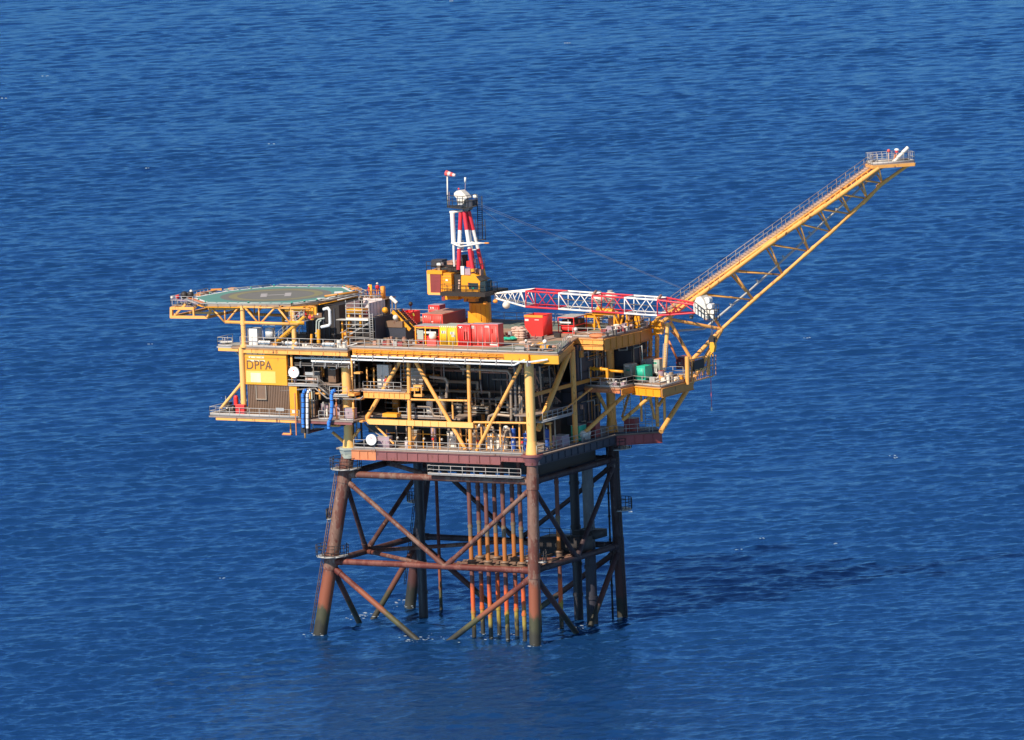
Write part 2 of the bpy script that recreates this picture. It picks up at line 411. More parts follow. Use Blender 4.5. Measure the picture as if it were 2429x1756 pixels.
first = None
lab = ['leftmost orange rusted conductor pipe of the front row under the deck', 'second conductor pipe from the left in the front row', 'third conductor pipe from the left in the front row',
       'conductor pipe of the front row right beside the bare front right leg', 'leftmost darker conductor pipe of the second row', 'middle darker conductor pipe of the second row',
       'right conductor pipe of the second row behind the front ones', 'lone rusty pipe just right of the front right leg', 'orange banded pipe standing alone right of the front right leg']
for i, (x, y) in enumerate(CONX):
    if first is None:
        m = MB().mat('conductor'); m.tube((0, 0, -6), (0, 0, 23.2), .28, n=14)
        for z in (3.2, 14.2, 18.7): m.tube((0, 0, z), (0, 0, z + .35), .33, n=14)
        first = solo(m, 'conductor_pipe', lab[0], 'conductor pipe', 'conductor pipes running from the sea to the wellhead deck'); o = first; z0 = o.location.z
    else: o = first.copy(); COL.objects.link(o); o['label'] = lab[i]
    o.location = (x, y, z0)
for nm, x, y, r, mt, z0, z1, l, c in (
    ('caisson', -4.9, 19.2, .60, 'tar', -5, 22.5, 'dark upright caisson pipe, left one of the pair near the far right leg', 'caisson'),
    ('caisson', -1.9, 17.4, .72, 'jacketdark', -5, 23.5, 'grey topped upright caisson pipe, right one of the pair near the far right leg', 'caisson'),
    ('caisson', -25.7, 15.2, .60, 'tar', -5, 23, 'thick dark caisson pipe beside the far left leg', 'caisson'),
    ('caisson', -25.6, 19.6, .22, 'jacketred', -5, 23, 'thin dark red pipe behind the far left leg', 'caisson')):
    if mt == 'jacketdark':
        if 'jacketdark' not in MATS: jacket_mat('jacketdark', (.13, .14, .15), (.03, .03, .045), (.03, .03, .03), 9.5, 1, .75)
    m = MB().mat(mt); m.tube((x, y, z0), (x, y, z1), r, n=20)
    for z in (3, 7, 11.8, 17.5): m.tube((x, y, z), (x, y, z + .4), r * 1.15, n=20)
    solo(m, nm, l, c)
for i, (dx, dy) in enumerate(((0, 0), (.55, .5), (1.0, 1.1))):
    x, y = -1.3 + dx, 21.7 + dy
    m = MB().mat('dark').tube((x, y, -5), (x, y, 23), .13, n=8)
    for z in range(1, 23, 3): m.tube((x, y, z), (x, y, z + .25), .2, n=8)
    solo(m, 'riser_pipe', ('leftmost', 'middle', 'rightmost')[i] + ' of three thin dark risers beside the far right leg', 'riser pipe', 'thin risers beside the far right leg')

# ------------------------------------------------------------------ topsides
ts = thing('platform_topsides', 'yellow open steel topsides with three deck levels carried on the rusty jacket', 'platform topsides', (LX, 0, ZD))
def tube(px, plane, r, nm='truss_brace', mt='yellow', par=ts, n=14):
    a, b = (P(px[0], px[1], **plane), P(px[2], px[3], **plane)); m = MB().mat(mt).tube(a, b, r, n=n); return m.build(nm, par)
def column(x, y, z0, z1, r, mt='cream', flare=True, par=ts):
    m = MB().mat(mt)
    if flare: m.tube((x, y, z0), (x, y, z0 + 1.6), r * 1.38, r * 1.05, n=20); m.tube((x, y, z0 + 1.6), (x, y, z1), r, n=20)
    else: m.tube((x, y, z0), (x, y, z1), r, n=20)
    return m.build('column', par)
column(0, 0, ZD, 36.4, .60); column(LX, 0, ZD, 36.4, .60); column(0, WY, ZD, 36.4, .60, 'yellow'); column(LX, WY, ZD, 36.4, .60, 'yellow')
column(0, 11.3, ZD, 36.4, .34, 'yellow', False)
Y0 = dict(y=0)
for v in ((968.8, 853, 973, 1064), (1111, 857, 1116.5, 1066)): tube(v, Y0, .25, 'truss_post')
for v, r in (((951, 853, 871, 990), .27), ((984, 855, 1104, 1066), .25), ((1237, 864, 1131, 1069), .23)): tube(v, Y0, r, 'truss_brace')
tube((872, 985, 870, 1000), Y0, .27); tube((789, 1026, 815, 1048), Y0, .2, 'knee_brace'); tube((853, 1018, 834, 1043), Y0, .2, 'knee_brace')
for v in ((974, 948, 1109, 951), (1124, 1002, 1250, 1004)): tube(v, Y0, .14, 'horizontal_strut')
for v in ((1073, 952, 1075, 994), (1141, 1003, 1143, 1040), (1186, 1004, 1188, 1060), (1232, 1004, 1233, 1064), (1090, 1010, 1094, 1040)): tube(v, dict(y=.6), .12, 'strut')
tube((892, 1011, 934, 1053), dict(y=.3), .13, 'strut'); tube((986, 1035, 976, 1056), dict(y=.5), .1, 'strut')
# side face
X0 = dict(x=0)
tube((1349, 838, 1276, 1020), X0, .37); tube((1414, 924, 1452, 999), dict(x=.1), .24); tube((1494, 928, 1476, 990), dict(x=.2), .17)
m = MB().mat('yellow').tube(P(1386, 1027, x=.6), P(1500, 920, x=4.2), .27, n=14); m.build('knee_brace', ts)
m = MB().mat('yellow').tube(P(1478, 996, x=2.6), P(1563, 924, x=8.6), .24, n=14); m.build('knee_brace', ts)
m = MB().mat('yellow').tube(P(1336, 974, x=.3), P(1404, 921, x=1.0), .13, n=10); m.build('stair_brace', ts)
for q, x, r in (((1557, 928, 1560, 1012), 5.2, .24), ((1575, 919, 1577, 999), 6.5, .18), ((1520, 925, 1522, 1000), 4.0, .16), ((1538, 928, 1553, 994), 5.0, .18), ((1597, 913, 1562, 963), 7.0, .2)):
    tube(q, dict(x=x), r, 'truss_post')
tube((1641, 908, 1568, 1024), dict(x=8.2), .32, 'knee_brace')
# lower (cellar) deck
def slab(poly, z0, z1, mt, nm, par=ts):
    m = MB().mat(mt).prism(poly, z0, z1); return m.build(nm, par)
low = [(-28.2, -.9), (.9, -.9), (1.3, 19.4), (5.9, 23.4), (3.0, 27), (-28.2, 24)]
slab(low, 23.95, 24.17, 'grating', 'lower_deck')
def edge_beam(a, b, h, w, mt, nm='deck_beam', par=ts, ribs=0, z=None):
    m = MB().mat(mt); a = V(*a); b = V(*b); d = (b - a); m.beam(a - V(0, 0, h / 2), b - V(0, 0, h / 2), w * .35, h)
    for k in (0, -h): m.beam(a + V(0, 0, k), b + V(0, 0, k), w, .07)
    for i in range(1, ribs): q = a.lerp(b, i / ribs); m.beam(q - V(0, 0, h - .08), q - V(0, 0, .08), .06, w * .9, ref=(d.y, -d.x, 0))
    return m.build(nm, par)
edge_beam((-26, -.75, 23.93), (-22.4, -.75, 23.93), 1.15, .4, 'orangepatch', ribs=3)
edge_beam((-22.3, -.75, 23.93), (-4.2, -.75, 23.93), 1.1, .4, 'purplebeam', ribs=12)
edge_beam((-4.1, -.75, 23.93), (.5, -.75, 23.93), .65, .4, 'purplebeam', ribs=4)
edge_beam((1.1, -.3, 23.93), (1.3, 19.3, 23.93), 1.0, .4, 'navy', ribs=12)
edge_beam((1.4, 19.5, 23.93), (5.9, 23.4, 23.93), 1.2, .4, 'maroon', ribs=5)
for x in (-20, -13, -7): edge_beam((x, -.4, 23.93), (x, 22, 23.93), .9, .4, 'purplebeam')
m = MB(); m.rail([(-25.6, -.85, 24.17), (-.9, -.85, 24.17)], step=1.55); m.build('handrail', ts)
m = MB(); m.rail([(.9, -.4, 24.17), (1.25, 19.3, 24.17), (5.8, 23.3, 24.17)], step=1.7, rm='steel', toemat='navy'); m.build('handrail', ts)
# middle deck
slab([(-27.6, 1.2), (-11, 1.2), (-11, 20), (-27.6, 20)], 28.0, 28.2, 'grating', 'middle_deck')
m = MB(); m.rail([(-20.0, 1.2, 28.2), (-13.7, 1.2, 28.2)], step=1.25); m.build('handrail', ts)
a = P(873, 1000, y=-.25); b = P(1124, 1009, y=-.25)
m = MB().mat('cream').beam(a, b, .45, .66)
for i in range(7): q = a.lerp(b, .3 + i * .075); m.mat('yellow').beam(q - V(0, .26, .33), q + V(0, -.26, .33), .05, .05)
m.build('box_beam', ts)
m = MB().mat('amber').box(-21.8, -19.7, .2, 1.4, 28.2, 28.65); m.build('yellow_hatch', ts)
# upper mezzanine at left
slab([(-27.6, -.3), (-18.0, -.3), (-18.0, 8), (-27.6, 8)], 31.45, 31.6, 'grating', 'mezzanine_deck')
edge_beam((-24.2, -.2, 31.44), (-17.4, -.2, 31.44), .75, .35, 'yellow', ribs=9)
m = MB(); m.rail([(-24.2, -.3, 31.6), (-18.6, -.3, 31.6)], step=1.1); m.build('handrail', ts)
# main deck
main = [(-25.0, -2), (5.4, -2), (4.2, 1.2), (.3, 11), (-.6, 14), (3.0, 14), (3.6, 22.5), (3.2, 26.5), (-36, 27.5), (-36, 12), (-25.0, 12)]
slab(main, 37.12, 37.3, 'timber', 'main_deck')
slab([(-7.5, -1.9), (5.2, -1.9), (4.0, 1.2), (.6, 10), (-1.5, 10)], 37.304, 37.34, 'deckgreen', 'deck_plate')
slab([(-18, 20), (3.3, 20.0), (3.0, 26.4), (-18, 26.8)], 37.304, 37.34, 'deckgreen', 'deck_plate')
edge_beam((-24.6, -1.85, 37.1), (-.2, -1.85, 37.1), .85, .35, 'yellow', ribs=22)
m = MB().mat('amber').box(-.8, 5.4, -1.95, -1.6, 36.0, 37.1); m.box(-2.2, 1.3, -2.35, -1.96, 36.3, 37.15); m.build('deck_end_beam', ts)
m = MB().mat('amber').tube((-24.5, -2.05, 36.72), (-2, -2.05, 36.72), .09, n=8)
m.tube((-24.5, -2.15, 36.95), (-1, -2.15, 36.95), .06, n=8)
for i in range(20): x = -24 + i * 1.2; m.mat('amber_dull').box(x, x + .08, -2.2, -1.85, 36.4, 37.1)
m.build('cable_tray', ts)
edge_beam((5.3, -1.7, 37.1), (.5, 10.6, 37.1), .9, .35, 'amber_dull')
edge_beam((-1.5, 13.9, 37.1), (3.1, 13.9, 37.1), .6, .35, 'yellow', ribs=3); edge_beam((-1.5, 13.8, 36.3), (3.1, 13.8, 36.3), .5, .3, 'yellow', ribs=3)
edge_beam((3.1, 14.1, 37.1), (3.7, 22.4, 37.1), 1.5, .35, 'amber_dull', ribs=6); edge_beam((3.7, 22.6, 37.1), (3.3, 26.3, 37.1), 1.4, .35, 'amber_dull')
m = MB().mat('white').box(-1.9, -1.3, 13.5, 13.9, 35.6, 37.4); m.mat('whitecream').tube((-1.6, 13.6, 30.9), (-1.6, 13.6, 35.6), .16, n=10); m.build('white_post', ts)
for x in (-20, -13, -7, -1): edge_beam((x, -1.6, 37.1), (x, 22, 37.1), 1.0, .35, 'amber_dull')
m = MB(); m.rail([(-24.9, -1.95, 37.3), (5.3, -1.95, 37.3), (4.1, 1.1, 37.3)], step=2.1); m.build('handrail', ts)
m = MB(); m.rail([(3.0, 3.6, 37.3), (.9, 9.2, 37.3)], step=1.7); m.build('handrail', ts)
m = MB(); m.rail([(-1.5, 14.2, 37.3), (2.9, 14.2, 37.3), (3.5, 22.5, 37.3), (3.1, 26.3, 37.3)], step=2.0); m.build('handrail', ts)
m = MB(); m.rail([(3.0, 26.3, 37.3), (-15, 27.0, 37.3), (-36, 27.3, 37.3)], step=2.0); m.build('handrail', ts)
# two bright pipes along the front edge
m = MB().mat('white')
for dz, dy, x1 in ((0, 0, 2.4), (.55, -.1, -.6)):
    m.path([(-24.4, -2.5 + dy, 36.25 - dz * .0 + dz * .0 + (0 if dz == 0 else -.42)), (x1 if dz else 1.6, -2.5 + dy, 36.25 + (0 if dz == 0 else -.42)), (x1 + 1.6, -2.2, 36.6)], .11)
for i in range(12): x = -23.5 + i * 2.25; m.mat('steel').box(x, x + .1, -2.75, -1.9, 35.7, 36.45)
m.build('header_pipe', ts)
# enclosed modules closing the view through the decks, interior shade put into their dark colours
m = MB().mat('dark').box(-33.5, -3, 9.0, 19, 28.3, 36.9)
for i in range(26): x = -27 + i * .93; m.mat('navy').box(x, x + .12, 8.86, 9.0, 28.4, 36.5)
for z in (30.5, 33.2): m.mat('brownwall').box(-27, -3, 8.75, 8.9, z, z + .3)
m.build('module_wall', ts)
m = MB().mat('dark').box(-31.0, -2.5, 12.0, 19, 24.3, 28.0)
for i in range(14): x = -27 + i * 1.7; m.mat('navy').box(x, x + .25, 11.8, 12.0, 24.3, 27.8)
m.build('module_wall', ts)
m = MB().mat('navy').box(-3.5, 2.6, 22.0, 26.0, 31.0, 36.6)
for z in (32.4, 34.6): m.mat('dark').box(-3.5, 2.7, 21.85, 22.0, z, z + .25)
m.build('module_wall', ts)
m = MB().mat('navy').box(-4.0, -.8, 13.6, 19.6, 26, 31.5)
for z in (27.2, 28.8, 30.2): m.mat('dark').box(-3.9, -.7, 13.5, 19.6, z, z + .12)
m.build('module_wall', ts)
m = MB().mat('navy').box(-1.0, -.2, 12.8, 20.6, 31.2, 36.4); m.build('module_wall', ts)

# ---- piping and plant inside the decks
def dress_wall(x, y0, y1, z0, z1, n, seed):
    rw = random.Random(seed)
    for i in range(n):
        m = MB().mat(rw.choice(['brownwall', 'pipe', 'pipegrey', 'steel', 'amber_dull', 'rustpaint', 'dark'])); k = rw.random(); y = rw.uniform(y0, y1 - .5); z = rw.uniform(z0, z1 - .8)
        if k < .4: m.tube((x + .12, y, z0 + .1), (x + .12, y, rw.uniform(z + .5, z1)), rw.uniform(.05, .12), n=8)
        elif k < .75: e = rw.uniform(y + .4, y1); m.path([(x + .15, y, z), (x + .15, e, z), (x + .15, e, max(z0, z - rw.uniform(.3, 2)))], rw.uniform(.04, .1))
        else: m.box(x + .01, x + .3, y, y + rw.uniform(.3, .9), z, z + rw.uniform(.4, 1.1))
        m.build('wall_fitting', ts)
dress_wall(-.2, 12.9, 20.5, 31.3, 36.3, 26, 41); dress_wall(-.8, 13.7, 19.5, 26.2, 31.3, 20, 42); dress_wall(2.6, 22.1, 25.9, 31.1, 36.4, 10, 43)
m = MB().mat('steel').path([(1.0, 21.7, 35.6), (1.0, 21.7, 34.7), (2.2, 21.7, 34.8), (2.2, 21.7, 35.8)], .09); m.path([(3.0, 22, 35.0), (4.2, 22, 35.3), (4.2, 22, 33.4)], .07); m.build('hanging_pipe', ts)
for x in (-1.0, 1.2): m = MB().mat('rustpaint').beam((x, 13.9, 36.6), (x, 22, 36.6), .25, .5); m.build('deck_beam', ts)
def pipe(pts, r, mt='pipe', nm='process_pipe', par=ts):
    m = MB().mat(mt).path(pts, r)
    for a, b in zip(pts, pts[1:]):
        a = V(*a); b = V(*b); L = (b - a).length
        if L > 2.5:
            for k in (.3, .7): q = a.lerp(b, k); d = (b - a).normalized(); m.tube(q - d * .07, q + d * .07, r * 1.5, n=10)
    return m.build(nm, par)
def px(x, y, pl): v = P(x, y, **pl); return (v.x, v.y, v.z)
pl = dict(y=2.5)
pipe([px(1020, 894, pl), px(1056, 898, pl), px(1061, 906, pl), px(1059, 944, pl)], .2)
pipe([px(1022, 862, pl), px(1075, 863, pl), px(1095, 872, pl)], .14, 'pipegrey')
pipe([px(1093, 875, pl), px(1204, 880, pl), px(1211, 890, pl), px(1213, 1000, pl)], .17, 'pipe')
pipe([px(1110, 862, pl), px(1216, 866, pl), px(1221, 874, pl), px(1225, 1000, pl)], .17, 'pipegrey')
for x, t in ((1232, 915), (1237, 940)): pipe([px(x, t, pl), px(x + 2, 1000, pl)], .13, 'pipe')
pipe([px(1158, 1000, pl), px(1160, 988, pl), px(1172, 983, pl), px(1210, 987, pl)], .18)
pipe([px(1138, 865, pl), px(1139, 900, pl)], .12, 'yellow'); pipe([px(1139, 900, pl), px(1143, 935, pl)], .1, 'pipegrey')
pl2 = dict(x=-1.5)
pipe([px(1280, 870, pl2), px(1286, 955, pl2)], .13, 'pipe'); pipe([px(1302, 868, pl2), px(1310, 985, pl2)], .1, 'pipegrey')
pipe([(-24, 1.5, 30.4), (-19.2, 1.5, 30.4), (-19.0, 1.8, 30.1)], .08, 'pipe'); pipe([(-17, 1.0, 29.6), (-15.2, 1.0, 29.6), (-14.8, 1.2, 28.4), (-11.8, 1.2, 28.3)], .14, 'pipe')
pipe([(-17.5, 1, 27.0), (-11, 1, 27.0), (-4.5, 1, 26.9)], .09, 'pipegrey'); pipe([(-25, 1, 27.2), (-24, .8, 26.4), (-21.5, .6, 25.2)], .1, 'pipegrey')
pipe([(-26.6, .9, 36.0), (-26.6, .9, 25)], .12, 'pipegrey'); pipe([(-26.0, .7, 36.0), (-26.0, .7, 25)], .1, 'pipegrey'); pipe([(-25.6, 1.2, 36.0), (-25.6, 1.2, 25)], .14, 'dark')
pipe([(-25.8, -.4, 35.7), (-24, -.6, 35.75), (-20, -.6, 35.6)], .08, 'steel')
for i in range(9):
    x = -23.5 + i * .95; pipe([(x, 4 + (i % 3), 35.9), (x, 4 + (i % 3), 32.2)], .07, random.choice(['pipe', 'steel', 'yellow']))
rp = random.Random(21)
for i in range(34):
    x0 = rp.uniform(-31, -5); L = rp.uniform(2.5, 9); y = rp.uniform(6.0, 8.6); z = rp.choice([29.3, 30.1, 30.8, 31.9, 32.6, 33.3, 34.0, 34.8, 35.4, 35.9]); x1 = min(-3.2, x0 + L)
    zz = max(28.4, z - rp.uniform(.8, 4)); q = [(x0, y, z), (x1, y, z)] + ([(x1, y, zz)] if rp.random() < .6 else [])
    pipe(q, rp.uniform(.05, .2), rp.choice(['pipe', 'brownwall', 'pipegrey', 'rustpaint', 'amber_dull', 'brownwall']))
for i in range(16):
    x = rp.uniform(-25, -3); z = rp.choice([28.2, 28.2, 31.6]) if x < -11 else 28.2; w = rp.uniform(.3, .9); h = rp.uniform(.8, 2.4)
    m = MB().mat(rp.choice(['pipe', 'brownwall', 'rustpaint', 'pipegrey', 'whitecream', 'amber_dull'])).box(x - w, x + w, 5.4, 6.0, z, z + h)
    for k in range(3): m.mat('steel').box(x - w - .05, x + w + .05, 5.33, 5.4, z + h * (k + .5) / 3, z + h * (k + .5) / 3 + .06)
    m.mat('pipe').tube((x, 5.6, z + h), (x, 5.6, min(36.5, z + h + rp.uniform(.5, 2))), .08, n=6); m.build('plant_cabinet', ts)
for i in range(14):
    y0 = rp.uniform(1.5, 9); z = rp.uniform(29, 36); pipe([(-2.6, y0, z), (-2.6, y0 + rp.uniform(1.5, 4), z)] + [(-2.6, y0 + 4, z - rp.uniform(1, 4))] * (i % 2), rp.uniform(.05, .14), rp.choice(['brownwall', 'rustpaint', 'pipegrey', 'amber_dull']), 'side_pipe')
for z in (29.6, 32.3, 34.9):
    m = MB().mat('brownwall').box(-2.9, -.9, 8.7, 8.85, z, z + .35)
    for i in range(8): m.mat('pipegrey').box(-2.8 + i * .25, -2.72 + i * .25, 8.62, 8.7, z - .2, z + .5)
    m.build('side_frame', ts)
m = MB().mat('grating').box(-3, 0, 1.0, 9, 28.8, 28.95); m.mat('amber_dull').beam((-.1, 1, 31.6), (-.1, 20, 31.6), .3, .45); m.build('side_floor', ts)
# cellar-deck plant seen under the middle deck
def vessel(x, y, z, r, h, mt, nm, par=ts):
    m = MB().mat(mt).tube((x, y, z + .25), (x, y, z + h - r * .3), r, n=16); m.ball((x, y, z + h - r * .3), r, 6, 16, (1, 1, .45))
    for k in range(4): a = k * 1.57; m.tube((x + r * .8 * math.cos(a), y + r * .8 * math.sin(a), z), (x + r * .8 * math.cos(a), y + r * .8 * math.sin(a), z + .4), .05, n=5)
    m.mat('steel').tube((x, y, z + h - r * .3 + r * .4), (x, y, z + h + .3), .07, n=6); m.tube((x, y, z + h * .55), (x, y, z + h * .55 + .08), r * 1.05, n=16)
    return m.build(nm, par)
for x, y, r, h, mt in ((-16.0, 3, .35, 2.6, 'pinkgrey'), (-12.5, 3.2, .3, 2.2, 'pipe'), (-3.9, 2.2, .32, 2.9, 'drumblue'), (-2.2, 2.4, .36, 2.3, 'drumblue'), (-5.2, 2.8, .3, 2.6, 'pipe')):
    vessel(x, y, 24.17, r, h, mt, 'process_vessel')
vessel(-16.2, 2.6, 28.2, .42, 2.0, 'whitecream', 'process_vessel'); vessel(-14.8, 3.4, 28.2, .5, 2.6, 'pipe', 'process_vessel')
def cabinet(x0, x1, y0, y1, z0, z1, mt, nm='control_cabinet', par=ts, trim='steel'):
    m = MB().mat(mt).box(x0, x1, y0, y1, z0 + .12, z1); m.mat(trim)
    m.box(x0 - .03, x1 + .03, y0 - .03, y1 + .03, z1, z1 + .06); n = max(1, round((x1 - x0) / .9))
    for i in range(1, n): x = x0 + (x1 - x0) * i / n; m.box(x - .02, x + .02, y0 - .012, y0, z0 + .15, z1 - .04)
    m.mat('dark').box(x0 + .05, x1 - .05, y0 + .05, y1 - .05, z0, z0 + .12)
    for i in range(n): x = x0 + (x1 - x0) * (i + .8) / n; m.box(x, x + .05, y0 - .04, y0, (z0 + z1) / 2, (z0 + z1) / 2 + .22)
    return m.build(nm, par)
for x in (-19.5, -13.8, -10.4, -8.3, -6.6): cabinet(x, x + 1.25, 2.6, 3.6, 24.17, 26.2 - (x > -12) * .1, random.choice(['whitecream', 'pipe', 'pipe']))
for i in range(16):
    x = -22 + i * 1.3; mt = random.choice(['yellow', 'amber', 'steel', 'pipe', 'yellow'])
    m = MB().mat(mt).tube((x, 1.4 + .3 * (i % 3), 24.17), (x, 1.4 + .3 * (i % 3), 26.4 + .5 * (i % 4)), .075, n=6); m.tube((x, 1.5, 26), (x + 1.2, 1.5, 26), .06, n=6)
    m.mat('red' if i % 5 == 0 else 'steel').ball((x + .3, 1.4, 25.4), .18, 5, 8); m.build('pipe_support', ts)
for x, y in ((-10, 2), (-8.7, 2.3), (-7.2, 2), (-12.5, 1.7), (-4.6, 1.6)):
    m = MB().mat('whitecream').ball((x, y, 27.25), .28, 6, 10, (1.3, 1, .8)); m.mat('pipe').path([(x - .6, y, 26.2), (x - .5, y, 27.0), (x + .5, y, 27.1), (x + .7, y, 26.0)], .13); m.build('valve', ts)
cabinet(-22.6, -20.9, .1, .9, 24.17, 25.65, 'pinkgrey', 'storage_box'); cabinet(-18.6, -18.2, .1, .8, 24.17, 25.2, 'pink', 'storage_box')
# mid level frames, stair and ladder behind the left bay
m = MB().mat('steel')
for i in range(9): z = 31.7 + i * .5; m.box(-19.2, -18.0, .9, 1.0, z, z + .05)
for x in (-19.3, -17.9): m.tube((x, .95, 31.6), (x, .95, 36), .05, n=6)
m.build('ladder', ts)
m = MB().mat('pipe').box(-18.6, -16.5, 1.6, 2.4, 31.6, 34.4)
for i in range(5): m.mat('steel').box(-18.7, -16.4, 1.5, 1.6, 31.9 + i * .5, 32.0 + i * .5)
m.build('cable_rack', ts)
cabinet(-23.3, -21.6, 1.8, 2.6, 31.6, 34.6, 'whitecream', 'control_cabinet'); cabinet(-17.9, -16.2, .0, .5, 31.6, 32.1, 'amber', 'cable_box')
m = MB().mat('yellow').box(-16.9, -15.7, -.1, .5, 31.0, 31.3); m.box(-16.9, -15.7, -.1, .5, 32.2, 32.45); m.tube((-16.8, 0, 31.3), (-16.8, 0, 32.2), .08); m.tube((-15.8, 0, 31.3), (-15.8, 0, 32.2), .08); m.build('pump_frame', ts)
for x in (-23.9, -22.9): m = MB().mat('yellow').tube((x, .3, 31.6), (x, .3, 34.5), .1, n=8); m.build('davit_post', ts)
# inner vertical frames between columns
for x in (-20, -13, -7):
    m = MB().mat('amber_dull').tube((x, 10.5, 24.2), (x, 10.5, 36.4), .25, n=10); m.build('inner_post', ts)
# right side plant on the cellar deck
m = MB().mat('pipe')
for x, y in ((.6, 2.2), (.7, 4.8)): m.tube((x, y, 24.17), (x, y, 28.0), .1, n=8)
m.mat('yellow').tube((.7, 3.6, 24.17), (.7, 3.6, 27.6), .14, n=8); m.box(.2, 1.0, 2.6, 3.7, 27.6, 27.8); m.mat('steel').box(-1.2, .9, 1.2, 9.0, 28.0, 28.15); m.build('side_frame', ts)
m = MB(); m.rail([(.9, 1.4, 28.15), (.9, 9.2, 28.15)], step=1.2, rm='steel'); m.build('handrail', ts)
cabinet(-.9, .3, 11.8, 13.6, 24.17, 26.2, 'greenbox', 'green_skip'); cabinet(-.6, .8, 6.4, 8.2, 24.17, 25.6, 'pinkgrey', 'storage_box')
cabinet(-.3, .9, 15.0, 16.2, 24.17, 26.2, 'maroon', 'storage_box'); cabinet(1.6, 3.2, 21.2, 22.4, 24.17, 26.0, 'maroon', 'storage_box')
m = MB().mat('whitecream').tube((.5, 12.2, 25.1), (.5, 13.6, 25.1), .45, n=14); m.ball((.5, 12.2, 25.1), .45); m.ball((.5, 13.6, 25.1), .45); m.mat('steel').box(.1, .9, 12.2, 13.6, 24.17, 24.7); m.build('tank', ts)
vessel(-.3, 4.4, 24.17, .33, 2.6, 'drumblue', 'process_vessel')
m = MB().mat('steel')
for i in range(18): z = 24.4 + i * .36; m.box(1.6, 2.6, 21.3, 21.36, z, z + .05)
for i in range(18): z = 24.4 + i * .36; m.box(4.0, 5.0, 22.6, 22.66, z, z + .05)
for x, y in ((1.6, 21.3), (2.6, 21.3), (4.0, 22.6), (5.0, 22.6)): m.tube((x, y, 24.2), (x, y, 31), .05, n=5)
m.build('stair_tower', ts)

# ---- right outer mezzanine with its equipment
mz = thing('outer_mezzanine', 'outrigger deck on the right side carrying the green locker and grey cabinets', 'service deck', (4, 18, 30.5))
slab([(-1.4, 15.6), (4.6, 15.2), (4.9, 18.4), (9.5, 17.0), (9.6, 25.2), (8.4, 28.5), (-1.4, 27)], 30.6, 30.8, 'timber', 'deck_plate', mz)
edge_beam((-1.4, 15.5, 30.58), (4.6, 15.1, 30.58), .45, .35, 'orangepatch', ribs=7, par=mz); edge_beam((4.75, 15.2, 30.58), (4.95, 18.3, 30.58), .7, .35, 'amber_dull', par=mz)
edge_beam((4.6, 18.3, 30.58), (9.5, 16.9, 30.58), 1.0, .4, 'amber', par=mz, ribs=4); edge_beam((9.6, 17.0, 30.58), (9.7, 25.2, 30.58), 1.1, .4, 'amber_dull', par=mz)
m = MB(); m.rail([(-1.3, 15.6, 30.8), (4.5, 15.25, 30.8), (4.8, 18.3, 30.8), (9.4, 17.0, 30.8), (9.5, 25.0, 30.8)], step=1.6); m.build('handrail', mz)
m = MB(); m.rail([(-1.4, 20, 30.8), (2.6, 21.5, 30.8)], step=1.1); m.rail([(0, 26.8, 30.8), (8.2, 28.2, 30.8)], step=1.5); m.build('handrail', mz)
m = MB().mat('amber').tube(P(1396, 905, y=16.2), P(1396, 872, y=16.2), .38, n=14); m.ball(P(1396, 872, y=16.2), .4, 6, 14, (1, 1, .5)); m.build('crane_boom_post', mz)
pipe([px(1396, 874, dict(y=16.4)), px(1440, 877, dict(y=16.4)), px(1441, 899, dict(y=16.4))], .2, 'amber', 'yellow_frame', mz)
pipe([px(1442, 879, dict(y=17)), px(1478, 882, dict(y=17))], .18, 'amber', 'yellow_frame', mz)

